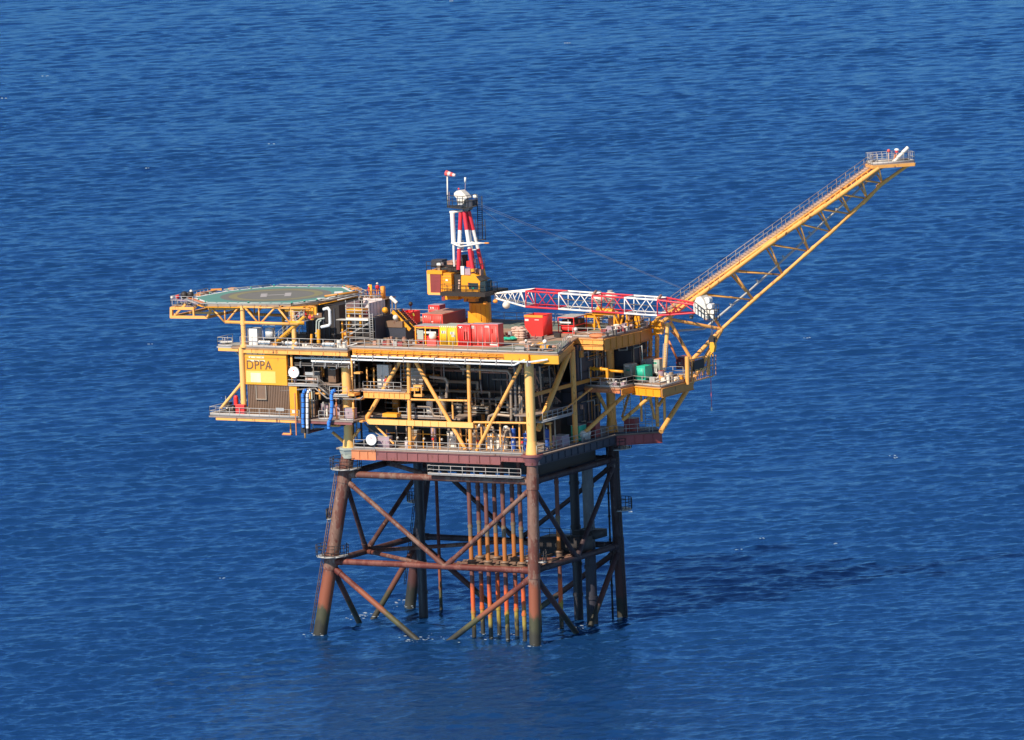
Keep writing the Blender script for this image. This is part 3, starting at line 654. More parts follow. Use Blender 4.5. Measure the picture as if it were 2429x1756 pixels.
# ------------------------------------------------------------------ loose equipment helpers
def fbox(xl, xr, yb, yt, z, depth, mt, name, label, cat, roof=None, style='plain', group=None, side=None):
    """box whose near bottom edge is seen at photo pixels xl..xr, row yb, standing on height z"""
    zf = z
    if isinstance(z, tuple): z, zf = z
    a = P(xl, yb, z=z); b = P(xr, yb, z=z); w = (xr - xl) / 16.43; h = (yb - yt) / 18.7
    x0, y0 = a.x, (a.y); x1 = x0 + w; y1 = y0 + depth; z1 = z + h
    t = thing(name, label, cat, (x0 + w / 2, y0 + depth / 2, z), group)
    m = MB()
    if zf < z: m.mat('dark').box(x0 + .05, x1 - .05, y0 + .05, y1 - .05, zf, z)
    m.mat(mt); rf = roof or mt
    if style == 'open':          # open-topped bin
        th = .08
        m.box(x0, x1, y0, y0 + th, z + .1, z1); m.box(x0, x1, y1 - th, y1, z + .1, z1)
        m.box(x0, x0 + th, y0 + th, y1 - th, z + .1, z1); m.box(x1 - th, x1, y0 + th, y1 - th, z + .1, z1); m.box(x0 + th, x1 - th, y0 + th, y1 - th, z + .1, z + .3)
        m.build('bin_body', t)
        m = MB().mat('orange')
        m.box(x0 - .04, x1 + .04, y0 - .05, y0 - .002, z1 - .22, z1 + .03); m.build('rim', t)
    elif style == 'frame':       # open machine skid
        e = .09
        for xx in (x0, x1 - e):
            for yy in (y0, y1 - e): m.box(xx, xx + e, yy, yy + e, z, z1)
        for zz in (z, z + h * .45, z1 - e):
            m.box(x0 + e, x1 - e, y0, y0 + e, zz, zz + e); m.box(x0 + e, x1 - e, y1 - e, y1, zz, zz + e)
            m.box(x0, x0 + e, y0 + e, y1 - e, zz, zz + e); m.box(x1 - e, x1, y0 + e, y1 - e, zz, zz + e)
        m.mat(roof or 'steel').box(x0, x1, y0, y1, z1, z1 + .05); m.build('frame', t)
        m = MB().mat(mt).tube((x0 + .3, y0 + .5, z + h * .3), (x1 - .3, y0 + .5, z + h * .3), h * .18, n=12)
        m.mat('dark').box(x0 + .2, x1 - .2, y0 + .7, y1 - .2, z + .1, z + h * .8); m.mat('white').box(x0 + .3, x1 - .5, y0 + .02, y0 + .08, z + h * .62, z + h * .72)
        m.mat('steel').tube((x0 + w * .6, y0 + .2, z + .2), (x0 + w * .6, y0 + .2, z + h * .85), .07, n=6); m.build('machine', t)
    else:
        m.box(x0 + .03, x1 - .03, y0 + .03, y1 - .03, z + .15, z1 - .02); m.build('body', t)
        m = MB().mat(mt if style != 'locker' else 'steel')
        e = .1
        for xx in (x0, x1 - e):
            for yy in (y0, y1 - e): m.box(xx, xx + e, yy, yy + e, z, z1)
        for zz in (z + .02, z1 - e):
            m.box(x0 + e, x1 - e, y0, y0 + e, zz, zz + e); m.box(x0 + e, x1 - e, y1 - e, y1, zz, zz + e)
            m.box(x0, x0 + e, y0 + e, y1 - e, zz, zz + e); m.box(x1 - e, x1, y0 + e, y1 - e, zz, zz + e)
        n = max(2, int(depth / .45))
        if style == 'container':
            for i in range(n): yy = y0 + .2 + (depth - .4) * i / n; m.box(x1 - .03, x1 + .02, yy, yy + .2, z + .2, z1 - .15)
        m.build('corner_frame', t)
        m = MB().mat(rf).box(x0 + .02, x1 - .02, y0 + .02, y1 - .02, z1, z1 + .03); m.build('roof_panel', t)
        m = MB(); nd = max(1, round(w / 1.3))
        for i in range(nd):
            u = x0 + w * i / nd; q = x0 + w * (i + 1) / nd
            m.mat(mt).box(u + .1, q - .1, y0 - .03, y0 + .03, z + .2, z1 - .15)
            for k in range(4): xr_ = u + .16 + (q - u - .32) * k / 4; m.mat(mt).box(xr_, xr_ + (q - u - .32) / 9, y0 - .055, y0 - .03, z + .3, z1 - .25)
            m.mat('steel').tube((q - .25, y0 - .06, z + .3), (q - .25, y0 - .06, z1 - .25), .025, n=5); m.box(u + .12, u + .22, y0 - .05, y0 - .03, z + .5, z + .7)
        m.build('door', t)
    return t, (x0, x1, y0, y1, z, z1)
def mark(t, b, u0, u1, v0, v1, mt='white', face='front', name='label_plate'):
    x0, x1, y0, y1, z0, z1 = b; m = MB().mat(mt)
    if face == 'front': m.box(x0 + (x1 - x0) * u0, x0 + (x1 - x0) * u1, y0 - .055, y0 - .035, z0 + (z1 - z0) * v0, z0 + (z1 - z0) * v1)
    else: m.box(x1 + .025, x1 + .045, y0 + (y1 - y0) * u0, y0 + (y1 - y0) * u1, z0 + (z1 - z0) * v0, z0 + (z1 - z0) * v1)
    m.build(name, t)
DK = 37.34
t, b = fbox(1044, 1086, 820, 773, DK, 2.9, 'storeyellow', 'chemical_store', 'bright yellow two door locker beside the red containers at the front rail', 'container', 'greygreen')
mark(t, b, .12, .35, .62, .76); mark(t, b, .62, .85, .58, .72); mark(t, b, .7, .88, .46, .56)
m = MB().mat('white'); x0, x1, y0, y1, z0, z1 = b
for i in range(9): u = x0 + (x1 - x0) * i / 9; m.box(u, u + .14, y0 - .07, y0 - .03, z1 - .14, z1 - .02)
m.build('hazard_edging', t)
t, b = fbox(1086.5, 1117, 821, 770, DK, 1.4, 'red', 'tool_container', 'left red container of the three touching the yellow locker', 'container', 'pinkgrey', group='red containers side by side at the front rail'); mark(t, b, .08, .4, .84, .93); mark(t, b, .45, .9, .3, .7, 'redfaded')
t, b = fbox(1117.5, 1150, 821, 769, DK, 1.4, 'redfaded', 'tool_container', 'middle red container of the three beside the yellow locker', 'container', 'pinkgrey', group='red containers side by side at the front rail'); mark(t, b, .1, .3, .8, .93)
t, b = fbox(1150.5, 1183, 822, 769, DK, 1.4, 'redfaded', 'tool_container', 'right red container of the three with a white strip at its foot', 'container', 'pinkgrey', group='red containers side by side at the front rail'); mark(t, b, .05, .35, .84, .93); mark(t, b, .38, .95, .06, .12); mark(t, b, .5, .62, .6, .8, 'red')
t, b = fbox(1003, 1052, 774, 744, DK, 6.0, 'redfaded', 'shipping_container', 'long faded maroon shipping container with a rusty roof in front of the crane pedestal', 'container', 'rustpaint', 'container'); mark(t, b, .08, .22, .72, .85); mark(t, b, .45, .52, .35, .42)
m = MB().mat('maroon'); x0, x1, y0, y1, z0, z1 = b; m.box(x1 + .021, x1 + .04, y0 + .1, y1 - .1, z0 + .2, z1 - .1); m.build('side_panel', t)
t, b = fbox(1017, 1044, 752, 723, DK, 1.6, 'red', 'small_container', 'small bright red container standing behind the long maroon one', 'container', 'pinkgrey'); mark(t, b, .1, .5, .7, .85)
t, b = fbox(941, 971, 772, 741, DK, 3.0, 'red', 'waste_skip', 'open red skip at the back left beside the grey stair tower', 'skip', style='open')
t, b = fbox(1324, 1363, 790, 752, DK, 3.4, 'red', 'pump_skid', 'red framed pump skid with a grey roof under the crane boom', 'machine skid', 'steel', 'frame')
mark(t, b, .3, .45, .55, .8, 'maroon', 'side')
t, b = fbox(985, 1044, 818, 773, DK, 2.4, 'red', 'equipment_cage', 'low red equipment cage with yellow bars left of the yellow locker', 'equipment cage', 'steel', 'frame')
m = MB(); x0, x1, y0, y1, z0, z1 = b
for u in (.02, .42): m.mat('amber').box(x0 + (x1 - x0) * u, x0 + (x1 - x0) * u + .15, y0 - .08, y0 - .01, z0, z1)
m.mat('amber').box(x0 + .1, x1, y0 - .1, y0 - .01, z1 - .25, z1 - .1); m.mat('whitecream').ball(((x0 + x1) / 2 + 1, y0 - .3, z0 + 1.2), .5, 8, 14); m.mat('redfaded').box((x0 + x1) / 2 + .3, (x0 + x1) / 2 + 1.6, y0 - .6, y0 - .12, z0, z0 + .8)
m.mat('greygreen').box(x0 + .4, x0 + 1.3, y0 - .1, y0 - .02, z0 + .7, z0 + 1.9); m.build('gas_rack', t)
# red hopper bin with a sloping foot
a = P(1251, 796, z=DK); x0, y0 = a.x, a.y - .6; w, d, z1 = 2.65, 2.5, DK + 2.7
t = thing('hopper_bin', 'tall red open hopper bin with a sloping lower corner and orange rim', 'hopper', (x0 + w / 2, y0 + d / 2, DK))
prof = [(x0, z1), (x0, DK + 1.2), (x0 + 1.0, DK), (x0 + w, DK), (x0 + w, z1)]
m = MB().mat('red'); m.extr([(x, y0, z) for x, z in prof], (0, .07, 0)); m.extr([(x, y0 + d - .07, z) for x, z in prof], (0, .07, 0))
for (xa, za), (xb, zb) in zip(prof[:-1], prof[1:]):
    q = V(-(zb - za), 0, xb - xa).normalized() * .06
    m.extr([(xa, y0 + .07, za), (xb, y0 + .07, zb), (xb, y0 + d - .07, zb), (xa, y0 + d - .07, za)], -q if False else q)
m.build('bin_body', t); m = MB().mat('orange').box(x0 - .03, x0 + w + .03, y0 - .05, y0 - .002, z1 - .28, z1 + .03); m.mat('redfaded').box(x0 + w + .002, x0 + w + .06, y0, y0 + d, z1 - .12, z1 + .02); m.build('rim', t)
m = MB().mat('white').box(x0 + .08, x0 + .6, y0 - .03, y0 - .002, z1 - .75, z1 - .5); m.box(x0 + 1.5, x0 + 2.1, y0 - .03, y0 - .002, z1 - .62, z1 - .54); m.build('label_plate', t)
# pallets of sacks, green net, drums, spools on the deck
def sacks(pxx, pyy, n, label, mt='sack'):
    a = P(pxx, pyy, z=DK); m = MB().mat('timber').box(a.x - .7, a.x + .7, a.y - .6, a.y + .6, DK, DK + .14)
    m.mat(mt)
    for k in range(n):
        for i in range(2):
            for j in range(2): m.ball((a.x - .35 + .7 * i + random.uniform(-.05, .05), a.y - .3 + .6 * j, DK + .3 + k * .3), .42, 5, 8, (1, .85, .42))
    solo(m, 'sack_pallet', label, 'pallet')
sacks(1236, 806, 4, 'tall pallet of pinkish sacks left of the red hopper'); sacks(1228, 795, 3, 'pallet of pinkish sacks behind the tall pallet by the hopper'); sacks(1246, 818, 1, 'low pallet of brownish sacks at the front rail below the hopper')
a = P(1208, 808, z=DK); m = MB().mat('greenbox')
for i in range(9): m.ball((a.x + random.uniform(-.7, .7), a.y + random.uniform(-.5, .5), DK + .15 + .2 * random.random()), .35, 5, 7, (1.2, 1, .5))
solo(m, 'cargo_net', 'heap of bright green netting right of the red containers', 'net')
def lamp(pxx, pyy, z, label, mt='white', r=.28, h=.6):
    a = P(pxx, pyy, z=z); m = MB().mat('dark').tube((a.x, a.y, z), (a.x, a.y, z + h), .06, n=6); m.tube((a.x, a.y, z + h - .1), (a.x, a.y, z + h), .16, n=8); m.mat(mt).ball((a.x, a.y, z + h + r * .7), r, 6, 10)
    solo(m, 'round_lamp', label, 'lamp')
lamp(1293, 826, DK, 'large white ball lamp on the front right corner rail', r=.3); lamp(1366, 796, DK, 'white ball lamp at the start of the rear right deck block'); lamp(1248, 822, DK, 'small white ball lamp on the front rail near the sack pallets', r=.18)
lamp(1424, 871, 32.4, 'white ball lamp above the yellow frame on the outer deck', h=.3, r=.22); lamp(1428, 898, 30.8, 'white ball lamp at the front rail of the outer deck', r=.28, h=.3)
# clutter along front rail
def bits(name, label, cat, x0, x1, y0, y1, z, n, mats, hmax=.8, seed=1):
    rr = random.Random(seed); m = MB().mat('grating').box(x0, x1, y0 - .1, y1 + .1, z, z + .03)
    for i in range(n):
        x = rr.uniform(x0, x1); y = rr.uniform(y0, y1); m.mat(rr.choice(mats)); k = rr.random()
        if k < .4: w = rr.uniform(.15, .5); m.box(x - w, x + w, y - .2, y + .2, z, z + rr.uniform(.2, hmax))
        elif k < .7: a = rr.uniform(0, 3.1); L = rr.uniform(.6, 1.6); m.tube((x, y, z + .15), (x + L * math.cos(a), y + L * math.sin(a), z + rr.uniform(.1, .6)), rr.uniform(.05, .15), n=8)
        else: m.tube((x, y, z), (x, y, z + rr.uniform(.3, hmax * 1.3)), rr.uniform(.1, .3), n=10)
    return solo(m, name, label, cat)
bits('scrap_pile', 'low jumble of hoses and fittings on the deck left of the red equipment cage', 'deck gear', -23, -17.8, .2, 3.4, 37.3, 40, ['pipe', 'sack', 'brownwall', 'rustpaint', 'steel', 'dark', 'maroon'], .7, 3)
bits('scrap_pile', 'pipes and fittings heaped at the front right deck corner behind the rail', 'deck gear', -1.5, 3.2, -1, 3.5, 37.35, 34, ['pipe', 'steel', 'amber', 'dark', 'rustpaint'], .6, 4)
bits('scrap_pile', 'grey and rusty gear crowded along the right deck edge behind the orange tarp', 'deck gear', .8, 3.0, 15, 25.5, 37.35, 60, ['steel', 'pipegrey', 'dark', 'whitecream', 'sack', 'pinkgrey', 'maroon'], 1.0, 5)
bits('scrap_pile', 'rusty pipe racks below the flare boom root at the far right deck end', 'deck gear', -1, 3.0, 22.5, 26, 37.35, 45, ['steel', 'rustpaint', 'orangepatch', 'dark', 'amber'], 1.7, 6)
bits('scrap_pile', 'loose gear on the outer right deck between cabinets and rail', 'deck gear', 0.5, 4.2, 15.8, 18, 30.8, 26, ['steel', 'whitecream', 'dark', 'pinkgrey', 'pipe'], .7, 7)
bits('scrap_pile', 'pale grey pipework lying on the outer right deck below the name board', 'deck gear', 6.0, 9.0, 20.5, 25, 30.8, 34, ['steel', 'whitecream', 'pipe', 'amber', 'pipegrey'], .9, 8)
bits('scrap_pile', 'white cylinders and boxes along the left roof deck rail', 'deck gear', -38, -26, -1.7, 1.5, 37.0, 40, ['whitecream', 'white', 'steel', 'yellow', 'sack', 'brownwall'], .6, 9)
a = P(1412, 801, z=37.3); m = MB().mat('orangepatch').ball((a.x, a.y + .6, 37.45), 1.2, 6, 14, (1, .8, .32)); solo(m, 'orange_tarp', 'orange tarpaulin over a mound on the right deck edge', 'tarp')
bits('scrap_pile', 'mixed boxes, drums and hoses between the scaffold tower and the red equipment cage', 'deck gear', -23.4, -19.5, 4.5, 8.5, 37.3, 46, ['steel', 'dark', 'pinkgrey', 'brownwall', 'amber', 'whitecream', 'navy'], 1.2, 12)
bits('scrap_pile', 'grey and rusty fittings lying behind the three red containers near the crane pedestal', 'deck gear', -12, -3, 9.5, 13, 37.35, 30, ['steel', 'dark', 'maroon', 'brownwall', 'pipe'], .6, 13)
# yellow machine under the crane boom end, white tanks behind
a = P(1430, 783, z=DK); x0, y0 = a.x - 1.2, a.y
m = MB().mat('amber')
for sx in (0, 2.9):
    m.beam((x0 + sx, y0, DK), (x0 + sx + .1, y0, DK + 2.2), .2, .2); m.beam((x0 + sx + .9, y0, DK), (x0 + sx + .2, y0, DK + 1.7), .14, .14); m.beam((x0 + sx - .0, y0 + 1.2, DK), (x0 + sx, y0 + 1.2, DK + 2.2), .2, .2)
m.beam((x0 - .2, y0, DK + 2.1), (x0 + 3.1, y0, DK + 2.1), .3, .3); m.tube((x0 + .9, y0 + .4, DK + 2.3), (x0 + 2.6, y0 + .4, DK + 2.3), .45, n=12); m.box(x0 + .1, x0 + .8, y0 + .2, y0 + .9, DK + 1.6, DK + 2.6)
m.ball((x0 + .5, y0 + .5, DK + 2.6), .4); m.box(x0 - 1.6, x0 - .2, y0 + .2, y0 + 1, DK + .3, DK + .7); m.box(x0 - 1.6, x0 - .2, y0 + .2, y0 + 1, DK + 1.5, DK + 2.0); m.tube((x0 + 3.4, y0 + .6, DK + .2), (x0 + 3.9, y0 + .6, DK + 1.9), .14); m.tube((x0 + 4.3, y0 + 1, DK), (x0 + 4.2, y0 + 1, DK + 2.2), .12)
solo(m, 'winch_frame', 'bright yellow winch on an A shaped frame under the crane boom', 'winch')
for i, (pxx, lb) in enumerate(((1414, 'front'), (1432, 'rear'))):
    a = P(pxx, 770, z=DK); m = MB().mat('whitecream')
    for k in range(2): m.ball((a.x + .0, a.y + 1 + i, DK + 1.2 + k * 2.1), .95, 7, 14, (1.1, 1, .75))
    m.mat('steel').tube((a.x, a.y + 1 + i, DK), (a.x, a.y + 1 + i, DK + 4.2), .35, n=10)
    for k in range(6): m.mat('steel').box(a.x - .9, a.x + .9, a.y - .1 + i, a.y + i, DK + .3 + k * .6, DK + .36 + k * .6)
    solo(m, 'white_tank', ('left' if i == 0 else 'right') + ' one of two white stacked tanks seen behind the crane boom lattice', 'tank')

# ------------------------------------------------------------------ accommodation block (left)
ab = thing('accommodation_block', 'yellow and brown cabin block with the big letters DPPA cantilevered at the left end', 'cabin block', (-36, 3, 28))
m = MB().mat('dark').box(-40.4, -34.2, -1.72, 9.5, 28.05, 36.75); m.box(-34.2, -27.5, 1.5, 9.4, 28.05, 36.7); m.build('block_core', ab)
m = MB().mat('amber').box(-41.2, -35.0, -1.0, -.61, 32.1, 36.7); m.mat('amber_dull').box(-41.1, -35.05, -1.012, -1.0, 35.42, 35.5)
m.mat('amber').box(-41.2, -34.95, -1.06, -1.0, 32.0, 32.14); wall = m.build('yellow_wall', ab)
m = MB().mat('panelpale').box(-41.1, -36.7, -1.016, -1.002, 32.25, 33.75)
m.build('pale_panel', wall)
m = MB().mat('whiteworn').box(-40.4, -38.9, -1.03, -1.018, 32.3, 33.5); m.build('worn_patch', wall)
m = MB().mat('whiteworn')
for i, (u, w) in enumerate(((-40.8, 2.6), (-40.6, 2.3), (-40.9, 2.7))): m.box(u, u + w, -1.028, -1.012, 34.95 + i * .45, 35.18 + i * .45)
m.mat('dark')
for i in range(9): m.box(-40.6 + i * .26, -40.5 + i * .26, -1.04, -1.03, 35.0 + .45 * (i % 3), 35.12 + .45 * (i % 3))
m.build('worn_sign', wall)
def lettering(txt, size, mat, parent, M4, depth=.03, name='lettering'):
    c = bpy.data.curves.new(name, 'FONT'); c.body = txt; c.size = size; c.extrude = depth; c.space_character = 1.05
    o = bpy.data.objects.new(name, c); COL.objects.link(o); bpy.context.view_layer.update()
    me = bpy.data.meshes.new_from_object(o); bpy.data.objects.remove(o)
    me.transform(M4); me.materials.clear(); me.materials.append(MATS[mat])
    o = bpy.data.objects.new(name, me); COL.objects.link(o)
    if parent: o.parent = parent; o.matrix_parent_inverse = Matrix.Translation(-parent_loc(parent))
    return o
front = Matrix.Translation((-41.05, -1.035, 33.98)) @ Matrix.Rotation(math.pi / 2, 4, 'X') @ Matrix.Diagonal((1.0, 1.05, 1, 1))
lettering('DPPA', 1.55, 'lettering', wall, front, .02)
m = MB().mat('cream').tube((-40.95, -2.2, 28.0), (-40.95, -2.2, 36.9), .36, n=16); m.tube((-41.2, -2.2, 32.2), (-44.5, -2.0, 28.9), .2, n=12); m.build('corner_post', ab)
m = MB()
for i in range(26):
    x = -41.0 + i * .25; m.mat('brownwall').box(x, x + .13, -.95, -.62, 28.1, 31.95); m.box(x + .13, x + .25, -.86, -.62, 28.1, 31.95)
cw = m.build('corrugated_wall', ab)
m = MB().mat('pipe'); m.box(-39.7, -39.55, -1.12, -.97, 30.2, 31.9); m.box(-38.25, -38.1, -1.12, -.97, 30.2, 31.9); m.box(-39.7, -38.1, -1.14, -.97, 30.05, 30.2); m.mat('brownwall').box(-39.55, -38.25, -1.0, -.955, 30.2, 31.9); m.build('window_frame', cw)
slab([(-45.6, -3.3), (-24.1, -3.3), (-24.1, 1), (-28, 9), (-45.6, 6)], 27.87, 28.05, 'grating', 'walkway', ab)
m = MB().mat('yellow').beam((-44.6, -3.1, 27.67), (-32.5, -3.1, 27.67), .3, .3); m.mat('purplebeam').beam((-32.5, -3.1, 27.67), (-24.3, -3.1, 27.67), .3, .3); m.build('deck_beam', ab)
m = MB(); m.rail([(-45.5, 5.9, 28.05), (-45.5, -3.2, 28.05), (-32.1, -3.2, 28.05)], step=1.5, toe_h=.38); m.build('handrail', ab)
m = MB(); m.rail([(-29.2, -3.2, 28.05), (-27.5, -3.2, 28.05)], step=1); m.rail([(-26.1, -3.2, 28.05), (-24.1, -3.2, 28.05)], step=1); m.build('handrail', ab)
m = MB().mat('amber').box(-34.1, -33.0, -2.1, -1.5, 28.0, 32.0); m.mat('whitecream').box(-33.8, -33.3, -2.13, -2.1, 28.6, 29.0); m.build('yellow_duct', ab)
for o_ in (wall, cw): o_.location = V(.62, -1.1, .14)
# level-32 catwalk and stair flight
slab([(-35.2, -2.0), (-29.9, -2.0), (-29.9, -.4), (-35.2, -.4)], 32.1, 32.25, 'steel', 'walkway', ab)
m = MB(); m.rail([(-35.1, -1.95, 32.25), (-29.9, -1.95, 32.25)], step=1.6, rm='steel'); m.build('handrail', ab)
slab([(-28.2, -2.0), (-25.4, -2.0), (-25.4, -.4), (-28.2, -.4)], 30.9, 31.05, 'steel', 'walkway', ab)
m = MB(); m.rail([(-28.2, -1.95, 31.05), (-25.6, -1.95, 31.05)], step=1.3, rm='steel'); m.build('handrail', ab)
m = MB().mat('pipegrey').beam((-29.9, -1.95, 32.15), (-28.2, -1.95, 30.98), .1, .3); m.beam((-29.9, -1.0, 32.15), (-28.2, -1.0, 30.98), .1, .3)
for i in range(7): q = V(-29.8, -1.9, 32.15).lerp(V(-28.3, -1.9, 31.05), i / 6); m.box(q.x - .1, q.x + .12, -1.9, -1.0, q.z, q.z + .04); m.tube(q, q + V(0, -.02, 1.0), .03, n=4)
m.tube((-29.9, -1.97, 33.3), (-28.2, -1.97, 32.1), .04, n=5); m.build('staircase', ab)
m = MB().mat('pipegrey').path([(-35.5, -1.9, 31.4), (-30.2, -2.1, 31.9), (-28.4, -2.3, 30.7), (-23.6, -2.2, 30.7), (-23.2, -2.0, 31.1)], .11); m.build('pipe', ab)
# machinery bay between the wall and column A
for (x0, x1, z, mt, r) in ((-33.4, -25.2, 35.7, 'whitecream', .13), (-31.0, -24.6, 35.3, 'white', .14), (-33.6, -24.2, 34.95, 'dark', .12), (-33.6, -24.6, 34.7, 'pipegrey', .08), (-31.2, -26, 36.1, 'pipe', .07)):
    m = MB().mat(mt).tube((x0, -1.4 - .2 * (z - 35), z), (x1, -1.4 - .2 * (z - 35), z), r, n=10)
    for k in range(5): x = x0 + (x1 - x0) * (k + .5) / 5; m.mat('steel').box(x, x + .08, -1.6, -1.2, z - .25, z + .25)
    m.build('pipe', ab)
for x, z0, z1, mt, r in ((-33.8, 32.2, 36.6, 'yellow', .16), (-30.6, 28, 34.6, 'pipegrey', .07), (-31.3, 28, 31.9, 'yellow', .1), (-29.8, 30.4, 31.9, 'yellow', .14), (-24.9, 31, 35.9, 'yellow', .11), (-24.9, 28.1, 30.7, 'yellow', .14), (-27.4, 28, 31.3, 'orangepatch', .1), (-31.0, 26.7, 31.6, 'greygreen', .09), (-35.0, 27.2, 31.9, 'yellow', .09), (-33.4, 32.3, 34.3, 'red', .1)):
    m = MB().mat(mt).tube((x, -1.75, z0), (x, -1.75, z1), r, n=8); m.tube((x, -1.75, (z0 + z1) / 2), (x, -1.75, (z0 + z1) / 2 + .2), r * 1.6, n=8); m.build('post', ab)
for bb in ((-30.6, -28.6, -1.7, -1.5, 31.1, 31.3), (-26.6, -24.6, -1.9, -.4, 31.05, 31.35), (-24.6, -23.7, -1.8, -1, 33.9, 34.1), (-24.4, -23.6, -1.8, -1, 30.6, 30.8), (-24.4, -23.6, -1.8, -1, 27.7, 27.9)): m = MB().mat('yellow').box(*bb); m.build('bracket', ab)
m = MB().mat('orange').path([(-35.3, -2, 25.9), (-35.3, -2, 24.9 + 1), (-34.2, -2, 25.9), (-34.2, -2, 27.8)], .1); m.mat('orangepatch').box(-35.4, -34.1, -2.2, -1.7, 25.75, 25.9); m.build('drop_frame', ab)
m = MB().mat('dark').box(-31.5, -26.9, -1.0, 3, 27.0, 27.8); m.mat('purplebeam').box(-32.8, -31.6, -1.6, 2, 26.0, 26.2); m.mat('yellow').tube((-32.2, -1.8, 25.4), (-32.2, -1.8, 27.8), .12, n=8); m.box(-28.5, -27.2, -1.9, -1.2, 27.0, 27.2); m.box(-27.4, -27.1, -1.9, -1.2, 27.2, 27.9); m.build('underframe', ab)
cabinet(-26.4, -24.9, -1.6, -.9, 28.0, 29.4, 'pinkgrey', 'storage_box', ab)
for k in range(4): m = MB().mat(('pipe', 'steel', 'whitecream', 'pipe')[k]).box(-30.5 + k * .5, -30.3 + k * .5, -.9, -.7, 28.2, 29.2 + (k % 2) * .8); m.build('fitting', ab)
m = MB().mat('steel').box(-31.9, -30.5, -1.7, -1.6, 33.5, 33.9); m.mat('sack').box(-31.9, -30.3, -1.7, -1.2, 32.9, 33.1); m.build('notice_plate', ab)
m = MB().mat('steel').box(-35.5, -34.3, -3.3, -3.27, 29.0, 29.4); m.build('notice_plate', ab)
rb = random.Random(31)
for i in range(22):
    x = rb.uniform(-33.6, -28); z = rb.choice([28.6, 29.4, 30.3, 33.0, 33.8, 34.4, 35.2]); y = rb.uniform(.2, 1.3); L = rb.uniform(.8, 2.6)
    q = [(x, y, z), (x + L, y, z)] if rb.random() < .5 else [(x, y, z), (x, y, min(36.4, z + L))]
    pipe(q, rb.uniform(.05, .14), rb.choice(['brownwall', 'pipe', 'pipegrey', 'amber_dull', 'rustpaint']), 'bay_pipe', ab)
for x, z in ((-32.8, 28.05), (-30.9, 28.05), (-29.2, 28.05), (-32.0, 32.3), (-29.6, 32.3)): cabinet(x, x + 1.1, .2, 1.0, z, z + rb.uniform(1.2, 2.0), rb.choice(['brownwall', 'pipegrey', 'pinkgrey']), 'control_cabinet', ab)
m = MB().mat('grating').box(-34.2, -27.6, -.4, 1.5, 32.1, 32.25); m.build('bay_floor', ab)
# left roof deck
slab([(-42.4, -2.4), (-25.05, -2.4), (-25.05, 11.9), (-42.4, 11.9)], 36.75, 36.92, 'timber', 'roof_deck', ab)
edge_beam((-41.2, -2.25, 36.74), (-25.1, -2.25, 36.74), .5, .3, 'yellow', ribs=9, par=ab)
m = MB().mat('yellow').box(-44.4, -41.4, -2.3, -1.4, 36.35, 36.75); m.mat('steel').box(-44.6, -42.4, -2.3, 2, 36.76, 36.92); m.tube((-42.4, -1.5, 36.4), (-41.6, -1.3, 35.4), .12); m.mat('whitecream').tube((-44.5, -1.6, 37.4), (-42.6, -1.6, 37.5), .15); m.build('side_bracket', ab)
m = MB(); m.rail([(-44.5, 1.5, 36.92), (-44.5, -2.2, 36.92), (-42.3, -2.2, 36.92)], step=1.1); m.build('handrail', ab)
m = MB(); m.rail([(-41.0, -2.35, 36.92), (-25.1, -2.35, 36.92)], step=1.75, h=1.35, toe_h=.32); m.build('handrail', ab)
m = MB(); m.rail([(-42, 11.8, 36.92), (-31, 11.8, 36.92)], step=1.75); m.build('handrail', ab)
def simple(name, label, cat, fn, group=None): m = MB(); fn(m); return solo(m, name, label, cat, group)
simple('white_cabinet', 'tall white cabinet on the left roof deck beside the yellow helideck post', 'cabinet', lambda m: (m.mat('white').box(-40.4, -38.9, -1.6, -.4, 36.95, 39.3), m.mat('steel').box(-40.3, -39.0, -1.63, -1.6, 37.1, 37.15), m.mat('steel').box(-39.66, -39.63, -1.63, -1.6, 37.1, 39.2)))
simple('white_unit', 'small white ventilation unit on a frame right of the tall white cabinet', 'ventilation unit', lambda m: (m.mat('white').box(-37.9, -36.9, -1.2, -.5, 38.2, 39.3), m.mat('steel').tube((-38.2, -1.3, 36.95), (-38.2, -1.3, 39.7), .04, n=5), m.tube((-36.4, -1.3, 36.95), (-36.4, -1.3, 39.7), .04, n=5), m.tube((-38.2, -1.3, 39.7), (-36.4, -1.3, 39.7), .04, n=5), m.box(-38.1, -36.5, -1.3, -.4, 38.0, 38.1)))
for i, (x, lb) in enumerate(((-37.6, 'leftmost'), (-33.6, 'middle'), (-28.1, 'rightmost'))):
    simple('life_raft_canister', lb + ' of the three white life raft canisters lying along the left roof deck rail', 'life raft canister', lambda m: (m.mat('white').tube((x - .85, -1.9, 37.55), (x + .85, -1.9, 37.55), .26, n=14), m.mat('steel').tube((x - .5, -1.9, 37.55), (x - .4, -1.9, 37.55), .28, n=14), m.tube((x + .4, -1.9, 37.55), (x + .5, -1.9, 37.55), .28, n=14), m.box(x - .6, x + .6, -2.1, -1.7, 36.95, 37.3)), group='life raft canisters along the roof deck')
for (pxx, pyy, w, lb) in ((834, 811, 1.15, 'orange covered mound on the roof deck left of the scaffold'), (915, 806, 1.0, 'orange covered mound at the front rail right of the scaffold')):
    a = P(pxx, pyy, z=37.3); a.y = max(a.y, -.9)
    m = MB().mat('orange').ball((a.x, a.y, 38.3), w, 6, 12, (1, .8, .42)); m.tube((a.x, a.y, 37.0), (a.x, a.y, 38.2), .45, .7, n=10) if w == 1.0 else m.mat('steel').tube((a.x, a.y, 37.0), (a.x, a.y, 38.0), .2, n=8)
    solo(m, 'orange_hood', lb, 'hood')
